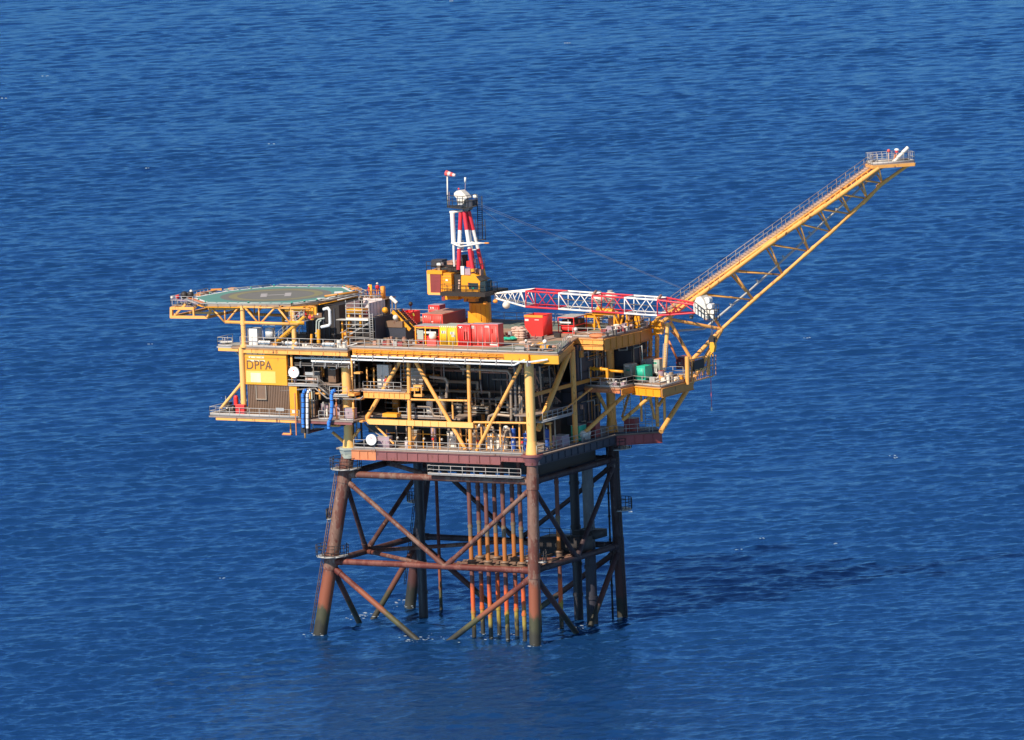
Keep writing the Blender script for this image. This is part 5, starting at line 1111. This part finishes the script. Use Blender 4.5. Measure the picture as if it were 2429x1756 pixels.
for (x0, y0, x1, y1, d0, d1) in ((1093, 503, 1087.5, 640, -.3, -1.0), (1101, 502, 1122, 645, -.4, -1.2), (1112, 502, 1159, 697, .2, 1.0), (1107, 503, 1124, 640, .8, 1.8)):
    p, q = c(x0, y0, d0), c(x1, y1, d1); f = lambda yy: (yy - y0) / (y1 - y0)
    bands = [(f(546), 'boomred'), (f(590), 'white'), (f(638), 'boomred')] + [(1, 'amber')] if y1 > 641 else [(f(546), 'boomred'), (f(590), 'white'), (1, 'boomred')]
    banded(p, q, .27, bands, 'a_frame_leg', cr)
m = MB().mat('white').tube(c(1073, 506, -.8), c(1076, 577, -.8), .30, n=16); m.tube(c(1076, 580, -.8), c(1077.5, 632, -.8), .16, n=12)
m.mat('whitecream').tube(c(1067, 504, -.8), c(1098, 500, -.4), .16, n=8); m.build('white_mast', cr)
m = MB().mat('white')
m.beam(c(1071, 577, -.9), c(1150, 577, -.9), .2, .16); m.beam(c(1071, 577, -.9), c(1092, 585, -1.4), .2, .16); m.beam(c(1092, 585, -1.4), c(1140, 578, -1), .2, .16); m.beam(c(1110, 574, 1), c(1150, 577, .5), .25, .14); m.beam(c(1085, 598, -.6), c(1130, 592, -.6), .3, .14); m.tube(c(1097, 570, 0), c(1097, 592, 0), .2, n=8)
m.mat('orange').tube(c(1150, 577, -.9), c(1160, 577, -.9), .1, n=6); m.build('frame_platform', cr)
m = MB().mat('dark').extr([c(1060, 493, -1.2), c(1100, 497, -1.2), c(1130, 489, -1.2), c(1130, 489, 1.6), c(1100, 492, 1.6), c(1060, 489, 1.6)], (0, 0, .12))
m.rail([c(1061, 491, 1.5), c(1061, 491, -1.2), c(1098, 494, -1.2), c(1130, 488, -1.2), c(1130, 488, 1.5)], step=.7, rm='dark', toe=False, h=1.5); m.mat('navy').box(c(1115, 490).x, c(1130, 490).x, CY - 1, CY + .2, c(1115, 490).z, c(1115, 474).z)
m.mat('whitecream').tube(c(1124, 466, -1), c(1132, 466, -1), .25, n=8); m.build('top_platform', cr)
m = MB().mat('whitecream').extr([c(*q, -.8) for q in ((1077, 458), (1083, 453), (1093, 452), (1104, 463), (1109, 470), (1101, 475), (1098, 486), (1085, 486), (1083, 470), (1077, 465))], (0, 1.1, 0))
m.mat('pipegrey').extr([c(*q, -.3) for q in ((1100, 478), (1110, 479), (1113, 497), (1106, 503), (1098, 500))], (0, 1, 0)); m.mat('red').ball(c(1088, 448, 0), .12); m.mat('dark').extr([c(*q, -.85) for q in ((1085, 479), (1098, 478), (1098, 481), (1085, 481))], (0, .1, 0)); m.build('top_sheave_block', cr)
m = MB().mat('dark')
for x in (1132, 1143): m.tube(c(x, 465, 1), c(x + 2, 570, 1), .06, n=5)
for i in range(22): m.tube(c(1132, 468 + i * 4.6, 1), c(1144, 468 + i * 4.6, 1), .035, n=4)
for x in (1128, 1150): m.tube(c(x, 520, .4), c(x + 2, 568, .4), .05, n=5)
m.tube(c(1130, 570, .4), c(1152, 568, .4), .07, n=5); m.tube(c(1150, 535, .4), c(1143, 535, 1), .04, n=4); m.build('ladder', cr)
m = MB().mat('whitecream').tube(c(1062, 492, -.8), c(1061, 418, -.8), .09, n=8); m.mat('pinkgrey').tube(c(1066, 492, -.6), c(1065, 455, -.6), .06, n=6); m.tube(c(1103, 470, 0), c(1104, 425, 0), .035, n=5); m.mat('white').tube(c(1103.5, 433, 0), c(1103.5, 421, 0), .13, n=8); m.build('mast_pole', cr)
m = MB().mat('orange'); a = c(1058, 411, -.8); b = c(1080, 416.5, -.8); m = MB()
for i, mt in enumerate(('redfaded', 'pink', 'redfaded', 'pink')): m.mat(mt).tube(a.lerp(b, i / 4), a.lerp(b, (i + 1) / 4), .38 - i * .05, .38 - (i + 1) * .05, n=14)
solo(m, 'windsock', 'faded pink and orange windsock on the pole above the crane', 'windsock')
# boom
bm_ = [(1165, 698.5, 709.5), (1247, 691, 728), (1559, 712, 749), (1648, 726, 743.5)]
def ch(x, top, far=False):
    for (a0, t0, b0), (a1, t1, b1) in zip(bm_, bm_[1:]):
        if x <= a1 + 1e-6: u = (x - a0) / (a1 - a0); y = (t0 + (t1 - t0) * u) if top else (b0 + (b1 - b0) * u); break
    wfar = 2.5 * min(1, max(.25, (x - 1150) / 90)) * min(1, max(.4, (1700 - x) / 130)); mid_ = P(x, y, y=CY - 1.25)
    p = P(x, y, y=CY - 1.25)
    return p + V(0, (2.5 - wfar) / 2 + (wfar if far else 0), 0)
segs = [(1165, 1247, 'white'), (1247, 1325, 'boomred'), (1325, 1404, 'white'), (1404, 1481, 'boomred'), (1481, 1559, 'white'), (1559, 1645, 'boomred')]
boom = None
for x0, x1, mt in segs:
    m = MB().mat(mt)
    for top in (0, 1):
        for far in (0, 1): m.tube(ch(x0, top, far), ch(x1, top, far), .12, n=10)
    m.build('boom_chord', cr)
    m = MB().mat(mt if x0 != 1165 else 'white'); w = x1 - x0
    n = 3 if x0 > 1165 else 7
    for far in (0, 1):
        for i in range(n):
            xa, xb = x0 + w * i / n, x0 + w * (i + 1) / n; up = (i % 2 == 0)
            m.tube(ch(xa, up, far), ch(xb, not up, far), .058, n=7)
        m.tube(ch(x0 + .5, 1, far), ch(x0 + .5, 0, far), .075, n=7)
    for top in (0, 1):
        for i in range(n): m.tube(ch(x0 + w * i / n, top, i % 2), ch(x0 + w * (i + 1) / n, top, (i + 1) % 2), .035, n=5)
        m.tube(ch(x0 + .5, top, 0), ch(x0 + .5, top, 1), .09, n=6)
    m.build('boom_lacing', cr)
m = MB().mat('rustpaint')
for x in (1404, 1558): p = ch(x, 1, 0); m.tube(p, p + V(0, 1.2, .45), .18, n=8)
m.mat('pipegrey').tube(ch(1290, 0, 1) + V(0, -.5, 1.0), ch(1555, 0, 1) + V(0, -.5, .9), .07, n=6); m.build('rope_guide', cr)
m = MB().mat('whitecream').extr([c(*q, -.9) for q in ((1645, 722), (1652, 706), (1661, 703), (1669, 712), (1674, 730), (1679, 758), (1668, 755), (1650, 744), (1645, 738))], (0, 1.8, 0))
m.mat('white')
for (x, y, r) in ((1676, 713, .42), (1683, 727, .36), (1690, 740, .3)): q = c(x, y, -.5); m.tube(q, q + V(0, .9, 0), r, n=16)
m.mat('whitecream').beam(c(1680, 735, -.4), c(1694, 756, -.4), .3, .45, ref=(0, 1, 0)); m.mat('rustpaint').box(c(1677, 757).x, c(1686, 757).x, CY - .9, CY - .3, c(1677, 757).z, c(1677, 750).z); m.mat('pipegrey').ball(c(1640, 752, 0), .3, 5, 8); m.mat('dark').beam(c(1643, 745, 0), c(1650, 741, 0), .3, .3); m.build('boom_head', cr)
m = MB().mat('dark'); fl = c(1672, 762, -1.3)
pts = [c(1649, 742, -1.4), c(1672, 760, -1.4), c(1706, 759, -1.4), c(1706, 759, 1.5)]
m.rail(pts, step=.6, rm='dark', toe=False, h=1.35, r=.05); m.extr([c(1672, 761, -1.4), c(1706, 760, -1.4), c(1706, 760, 1.5), c(1672, 761, 1.5)], (0, 0, -.1)); m.rail([c(1695, 759, -1.4), c(1706, 759, -1.4)], step=.3, rm='dark', toe=False, h=2.0); m.build('basket', cr)
m = MB().mat('wire')
for a, b, d in (((1112, 478), (1668, 706), 0), ((1112, 474), (1405, 690), .5), ((1104, 470), (1668, 704), -.4)): m.tube(c(*a, d), c(*b, d), .013, n=4)
m.build('pendant_wire', cr)
m = MB().mat('wire').tube(c(1692, 757, 0), c(1690, 800, 0), .05, n=5); m.tube(c(1688, 757, 0), c(1687, 800, 0), .05, n=5); m.mat('dark').tube(c(1688.5, 800, -.2), c(1688.5, 800, .3), .3, n=12); m.mat('dark').box(c(1683, 812).x, c(1695, 812).x, CY - .25, CY + .25, c(1689, 813).z, c(1689, 801).z)
m.mat('boltyellow').extr([c(*q, -.3) for q in ((1684, 812), (1692, 812), (1695, 822), (1692, 836), (1686, 838), (1683, 824))], (0, .6, 0))
q0 = c(1688, 843, 0)
for i in range(9): a, b = -.6 + i * .5, -.6 + (i + 1) * .5; m.tube(q0 + V(.22 * math.cos(a), 0, .22 * math.sin(a)), q0 + V(.22 * math.cos(b), 0, .22 * math.sin(b)), .07, n=6)
m.tube(c(1688, 837), c(1688, 840), .09, n=6); m.build('hook_block', cr)
for i, (x, y, r) in enumerate(((1151, 719, .28), (1175, 715, .28))):
    m = MB().mat('orange').ball(c(x, y, -1.6), r, 7, 12, (1.2, 1, .9)); m.mat('wire').tube(c(x, y, -1.6), c(x, y - 9, -1.2), .03, n=4); solo(m, 'marker_ball', ('left' if i == 0 else 'right') + ' orange marker ball hanging under the crane boom foot', 'marker ball')
m = MB().mat('whitecream').ball(c(1201, 724, -1.2), .5, 8, 14, (1, 1, .95)); m.mat('wire').tube(c(1201, 724, -1.2), c(1201, 712, -1.2), .03, n=4); solo(m, 'marker_ball', 'large white ball hanging under the white part of the crane boom', 'marker ball')

# ------------------------------------------------------------------ flare boom
fb = thing('flare_boom', 'long yellow lattice flare boom rising to the upper right with a railed walkway on top', 'flare boom', (6, 24.5, 36))
T_ = [(1572, 763), (1662, 699), (1738, 644), (1824, 580), (1896, 531), (1945, 497), (1995, 462), (2044, 428), (2084, 399)]
L_ = [(1711.7, 781), (1787.5, 712), (1856.6, 652.6), (1919, 596.6), (1971.8, 550.5), (2018, 507.7), (2057.5, 471.5), (2093.7, 435), (2146, 398)]
BW = 2.7; HB = -PN * (BW / 2)
Tn = [PF(*q, off=BW / 2) for q in T_]; Tf = [p + HB * 2 for p in Tn]
Ln = [PF(*q) for q in L_]
for arr, r, nm in ((Tn, .27, 'top_chord'), (Tf, .25, 'top_chord'), (Ln, .22, 'bottom_chord')):
    m = MB().mat('yellow')
    for a, b in zip(arr, arr[1:]): m.tube(a, b, r, n=14)
    for p, q in zip(arr[1:-1], arr[2:]): d = (q - p).normalized(); m.tube(p - d * .9, p + d * .9, r * 1.22, n=14)
    m.build(nm, fb)
for i in range(0, 8):
    for arr in (Tn, Tf):
        m = MB().mat('yellow').tube(arr[i + 1 if i < 8 else i], Ln[i + 0] if i == 0 else Ln[i], .12 if i > 1 else .15, n=8); m.build('lattice_brace', fb)
for i in range(0, 7):
    for arr in (Tn, Tf):
        m = MB().mat('yellow').tube(arr[i + 1], Ln[i + 1], .10, n=8); m.build('lattice_brace', fb)
for i, (a, b) in enumerate(zip(Tn, Tf)):
    m = MB().mat('yellow').tube(a, b, .12, n=8)
    if i < 8: m.tube(a, Tf[i + 1], .09, n=8)
    m.build('cross_brace', fb)
m = MB().mat('yellow').tube(PF(1588, 757, 1), Ln[0], .21, n=12); m.tube(PF(1588, 757, -1.5), Ln[0], .16, n=12); m.build('root_brace', fb)
def wk(p, off, up): return p - PN * off + V(0, 0, up)
m = MB().mat('timber'); up = .62
W0, W1 = Tn[0] + (Tn[1] - Tn[0]) * .12, Tn[-1]
a, b, c0, d0 = wk(W0, .5, up), wk(W1, .5, up), wk(W1, 2.1, up), wk(W0, 2.1, up); m.extr([a, b, c0, d0], (0, 0, -.08)); L = (b - a).length
for i in range(int(L / .45)): t = i / (L / .45); m.mat('sack').beam(a.lerp(b, t) + V(0, 0, .02), d0.lerp(c0, t) + V(0, 0, .02), .12, .06)
m.build('walkway', fb)
m = MB().mat('yellow').beam(wk(W0, .42, up - .15), wk(W1, .42, up - .15), .1, .3)
n = 40
for i in range(n): p = W0.lerp(W1, i / n); m.mat('yellow').tube(p, wk(p, .45, up - .1), .06, n=5); m.tube(p - PN * 2.6, wk(p, 2.1, up - .1), .06, n=5)
m.build('walkway_support', fb)
for o_ in (.45, 2.15): m = MB(); m.rail([wk(W0, o_, up), wk(W1, o_, up)], step=1.5, rm='pipe', toe=False, h=1.15, r=.032); m.build('handrail', fb)
m = MB().mat('steel'); gp = [PF(1590, 786), PF(1671, 780), PF(1782, 686), PF(1924, 556), PF(2087, 403), PF(2120, 384), PF(2154, 350)]
m.path(gp[:5], .15, 10); m.mat('pipe').path(gp[4:6], .1); m.mat('whitecream').tube(PF(2119, 385), gp[-1], .24, n=12)
for t in (.15, .3, .45, .6, .75, .9):
    p = gp[1].lerp(gp[4], t); d = (gp[4] - gp[1]).normalized(); m.mat('steel').tube(p - d * .1, p + d * .1, .25, n=10)
m.build('flare_pipe', fb)
# tip platform
tA, tB = PF(2070, 396, BW / 2), PF(2169, 389, BW / 2)
dd = (tB - tA); tA.z = tB.z = (tA.z + tB.z) / 2 - .05
m = MB().mat('yellow').beam(tA, tB, .3, .4); m.beam(tA - PN * BW, tB - PN * BW, .3, .4); m.beam(tB, tB - PN * BW, .3, .4); m.beam(tA, tA - PN * BW, .3, .4)
for t in (.33, .66): m.beam(tA.lerp(tB, t), tA.lerp(tB, t) - PN * BW, .2, .3)
m.tube(Ln[-1], tA.lerp(tB, .93), .16); m.tube(Ln[-1], tA.lerp(tB, .93) - PN * BW, .16); m.build('tip_frame', fb)
m = MB().mat('steel').extr([tA + V(0, 0, .21), tB + V(0, 0, .21), tB - PN * BW + V(0, 0, .21), tA - PN * BW + V(0, 0, .21)], (0, 0, .06)); m.build('tip_grating', fb)
u = V(0, 0, .27); m = MB(); m.rail([tA + u, tB + u, tB - PN * BW + u, tA - PN * BW + u, tA + u], step=.75, h=1.35, r=.03, toe=True, toe_h=.3); m.build('handrail', fb)
for i, (x, y, mt) in enumerate(((2108, 358, 'redfaded'), (2127, 360, 'red'))):
    p = PF(x, y); m = MB().mat('sack').tube(PF(x, 388), p, .07, n=6); m.mat(mt).ball(p, .22, 6, 8)
    if i: m.mat('white').ball(PF(x, 355.5), .26, 6, 8, (1.3, 1, .7)); m.mat('orangepatch').tube(PF(2120, 387), PF(2124, 366), .12, n=6)
    solo(m, 'warning_light', ('plain red light' if i == 0 else 'white capped red light') + ' on a post at the tip of the flare boom', 'light')
# root supports
m = MB().mat('cream').tube(PF(1584, 766, .8), PF(1577, 872, .8), .27, n=14); m.build('root_post', fb)
m = MB().mat('yellow').tube(PF(1590, 764, .6), PF(1641, 856, .6), .23, n=12); m.tube(PF(1640, 856, .6), Ln[0], .27, n=12); m.tube(Ln[0], PF(1641, 908), .3, n=12); m.build('root_post', fb)
m = MB().mat('steel')
for x in (1574, 1582):
    m.tube(PF(x, 815, 1.4), PF(x - 3, 880, 1.4), .05, n=5)
for i in range(17): m.tube(PF(1574 - i * .15, 816 + i * 4, 1.4), PF(1582 - i * .15, 816 + i * 4, 1.4), .035, n=4)
m.build('ladder', fb)
m = MB().mat('orangepatch').tube(PF(1586, 808, -1), PF(1606, 852, -1), .14, n=8); m.tube(PF(1592, 785, -.5), PF(1604, 798, -.5), .14, n=8); m.build('root_brace', fb)
for x, y0, y1 in ((1516, 800, 880), (1531, 800, 872), (1543, 790, 845), (1559, 795, 872)):
    m = MB().mat('yellow' if x != 1531 else 'amber_dull').tube(P(x, y0, y=27), P(x - 1, y1, y=27), .27, n=12)
    for k in range(5): q = P(x, y0, y=27).lerp(P(x - 1, y1, y=27), (k + .5) / 5); m.tube(q - V(0, 0, .12), q + V(0, 0, .12), .32, n=12)
    m.build('root_post', fb)
m = MB().mat('amber'); A_, B_, C_ = P(1516, 778, y=26.6), P(1568, 776, y=26.6), P(1516, 794, y=26.6)
m.beam(A_, B_, .3, .35); m.beam(C_, P(1560, 792, y=26.6), .3, .35); m.box(P(1550, 792, y=26.4).x, P(1568, 792, y=26.4).x, 26.4, 27.2, P(1560, 792, y=26.6).z, P(1560, 762, y=26.6).z)
for x in (1518, 1530, 1543, 1556): m.beam(P(x, 792, y=26.5), P(x, 762, y=26.5), .3, .3)
m.beam(P(1520, 778, y=26.4), P(1536, 792, y=26.4), .15, .15); m.mat('yellow').beam(P(1568, 792, y=26.5), P(1576, 768, y=26.5), .4, .4)
m.mat('sack').extr([P(1520, 766, y=26.5), P(1566, 764, y=26.5), P(1566, 764, y=29), P(1520, 766, y=29)], (0, 0, .1)); m.mat('amber').tube(P(1545, 770, y=26), P(1600, 722, y=26.3), .2, n=10); m.build('root_frame', fb)
m = MB(); m.rail([P(1510, 766, y=26.4), P(1560, 766, y=26.4)], step=1, rm='steel', toe=False); m.build('handrail', fb)

# ------------------------------------------------------------------ name board
nb = thing('name_board', 'yellow lattice name board with the letters DPPA at the outer right corner', 'name board', P(1660, 905, x=9.9))
NX = 9.9; n_ = lambda a, b: P(a, b, x=NX)
m = MB().mat('yellow').tube(n_(1630, 846), n_(1631, 912), .3, n=12); m.beam(n_(1641, 856), n_(1641, 906), .18, .25); m.tube(n_(1681, 838), n_(1680, 890), .2, n=10); m.tube(n_(1668, 846), n_(1667, 890), .12, n=8)
for v in ((1630, 856, 1692, 840), (1630, 882, 1692, 866), (1632, 909, 1692, 892)): m.beam(n_(*v[:2]), n_(*v[2:]), .14, .16)
for x in (1691, 1698): m.mat('rustpaint').tube(n_(x, 842), n_(x, 892), .06, n=6)
for y in (846, 856, 866, 876, 888): m.tube(n_(1690, y + 2), n_(1699, y), .05, n=6)
m.mat('rustpaint')
for i in range(12): x = 1634 + i * 4.6; m.tube(n_(x, 856 - (x - 1630) * .26), n_(x, 908 - (x - 1630) * .26), .035, n=5)
for y in (864, 873, 890, 899): m.tube(n_(1632, y), n_(1690, y - 15), .035, n=5)
m.build('board_frame', nb)
m = MB().mat('dark').extr([n_(1643, 857), n_(1667, 851), n_(1667, 876), n_(1643, 882)], (.22, 0, 0)); m.build('dark_panel', nb)
pt = n_(1644, 890)
M4 = Matrix.Translation((NX + .25, pt.y, pt.z)) @ Matrix(((0, 0, 1, 0), (1, 0, 0, 0), (0, 1, 0, 0), (0, 0, 0, 1))) @ Matrix.Diagonal((1.75, 1, 1, 1))
lettering('DPPA', .95, 'cream', nb, M4, .03)
simple('hanging_rope', 'thin pink rope hanging below the right end of the name board', 'rope', lambda m: (m.mat('redfaded').tube(P(1686, 893, x=9.7), P(1688, 972, x=9.7), .04, n=5), m.mat('whitecream').tube(P(1688, 966, x=9.7), P(1688, 975, x=9.7), .1, n=6)))

# ------------------------------------------------------------------ equipment on the outer right deck
t, b = fbox(1508, 1531, 901, 869, (31.2, 30.8), 1.9, 'greenbox', 'green_locker', 'bright sea green locker at the rail of the outer right deck', 'locker')
t, b = fbox(1480, 1500, 893, 864, (31.5, 30.8), 1.4, 'greygreen', 'grey_cabinet', 'pale grey green cabinet left of the bright green locker', 'cabinet', 'whitecream'); mark(t, b, .15, .7, .8, .92); mark(t, b, .3, .75, .45, .6, 'greenbox')
t, b = fbox(1546, 1565, 888, 852, (31.4, 30.8), 1.5, 'greygreen', 'grey_cabinet', 'tall grey cabinet with an orange top right of the green locker', 'cabinet', 'orangepatch'); mark(t, b, .2, .7, .7, .82, 'greenbox'); mark(t, b, .1, .8, .1, .4)
t, b = fbox(1508, 1534, 868, 851, (32.4, 30.8), 2.6, 'steel', 'grey_cabinet', 'low wide grey cabinet with an orange lid behind the green locker', 'cabinet', 'orangepatch')
t, b = fbox(1604, 1623, 876, 847, 30.8, 2.0, 'maroon', 'maroon_box', 'dark red box with a white square on its front beside the name board', 'box'); mark(t, b, .35, .6, .4, .6)
t, b = fbox(1424, 1448, 872, 855, 31.0, 1.2, 'navy', 'dark_cabinet', 'dark cabinet behind the yellow pipe frame on the outer deck', 'cabinet')
p = P(1566, 905, z=30.8); simple('purple_drum', 'mauve upright drum at the corner rail of the outer right deck', 'drum', lambda m: (m.mat('pinkgrey').tube((p.x, p.y + .3, 30.8), (p.x, p.y + .3, 32.1), .4, n=16), m.mat('steel').tube((p.x, p.y + .3, 31.2), (p.x, p.y + .3, 31.24), .42, n=16), m.tube((p.x, p.y + .3, 31.7), (p.x, p.y + .3, 31.74), .42, n=16), m.mat('maroon').tube((p.x, p.y + .3, 32.1), (p.x, p.y + .3, 32.14), .38, n=16)))
p2 = P(1458, 874, z=31.6); simple('yellow_tank', 'small yellow tank in a cage behind the outer deck frame', 'tank', lambda m: (m.mat('boltyellow').tube((p2.x, p2.y, 31.4), (p2.x, p2.y, 32.7), .36, n=14), m.ball((p2.x, p2.y, 32.7), .36, 6, 14, (1, 1, .5)), m.mat('amber').tube((p2.x - .6, p2.y - .3, 31.2), (p2.x - .6, p2.y - .3, 32.6), .06, n=6), m.box(p2.x - .7, p2.x + .6, p2.y - .4, p2.y + .4, 31.2, 31.3), m.tube((p2.x - .6, p2.y - .3, 32.2), (p2.x + .5, p2.y - .3, 32.2), .05, n=5)))
p3 = P(1485, 893, z=30.8); simple('grey_machine', 'grey and white machine lying at the rail left of the green locker', 'machine', lambda m: (m.mat('whitecream').tube((p3.x - .9, p3.y - .3, 31.4), (p3.x + .5, p3.y - .3, 31.5), .3, n=12), m.ball((p3.x + .5, p3.y - .3, 31.5), .32), m.mat('steel').box(p3.x - 1.2, p3.x + .8, p3.y - .5, p3.y + .3, 30.8, 31.15), m.mat('navy').box(p3.x - 1.9, p3.x - 1.3, p3.y - .6, p3.y, 30.8, 31.7)))

# ------------------------------------------------------------------ foam on the water
m = MB(); MATS_f = paint('foam', (.34, .40, .46), .7, .3)
rr = random.Random(5); m.mat('foam')
def foam(x, y, n, s, mx=.17):
    for i in range(n):
        u, v = rr.gauss(0, s), rr.gauss(0, s * 1.2); r = mx * (.25 + .75 * rr.random() ** 2)
        m.ball((x + u, y + v, .12 + rr.uniform(-.05, .1)), r, 4, 6, (1.8, 1, .35))
for n in 'ABCD': q = leg(n, 0); foam(q.x, q.y - 1, 9, .9)
q = P(868, 1465, z=0); foam(q.x, q.y, 34, 1.4); q = P(1015, 1515, z=0); foam(q.x, q.y - 1, 26, 1.6); q = P(1385, 1490, z=0); foam(q.x, q.y, 20, 1.4)
for x, y in CONX: foam(x, y - .5, 4, .45, .13)
q = P(960, 1430, z=0); foam(q.x, q.y, 10, 1.2)
for (a, b) in ((645, 344), (1348, 105), (360, 820), (1064, 5), (2120, 1085), (2122, 1090), (1493, 1218), (1750, 1308), (1808, 1281), (1987, 1294), (524, 1376), (110, 183), (345, 402), (8, 236), (1915, 805)):
    q = P(a, b, z=0); d = (q - CAM).length / 1020
    for i in range(3): m.ball((q.x + rr.uniform(-.5, .5) * d, q.y + rr.uniform(-.4, .4), .25), .10 * d * rr.uniform(.5, 1), 4, 6, (1.8, 1, .5))
o = m.build('sea_foam'); o['kind'] = 'stuff'; o['label'] = 'small white patches of foam on the sea around the legs and on scattered wave crests'; o['category'] = 'foam'
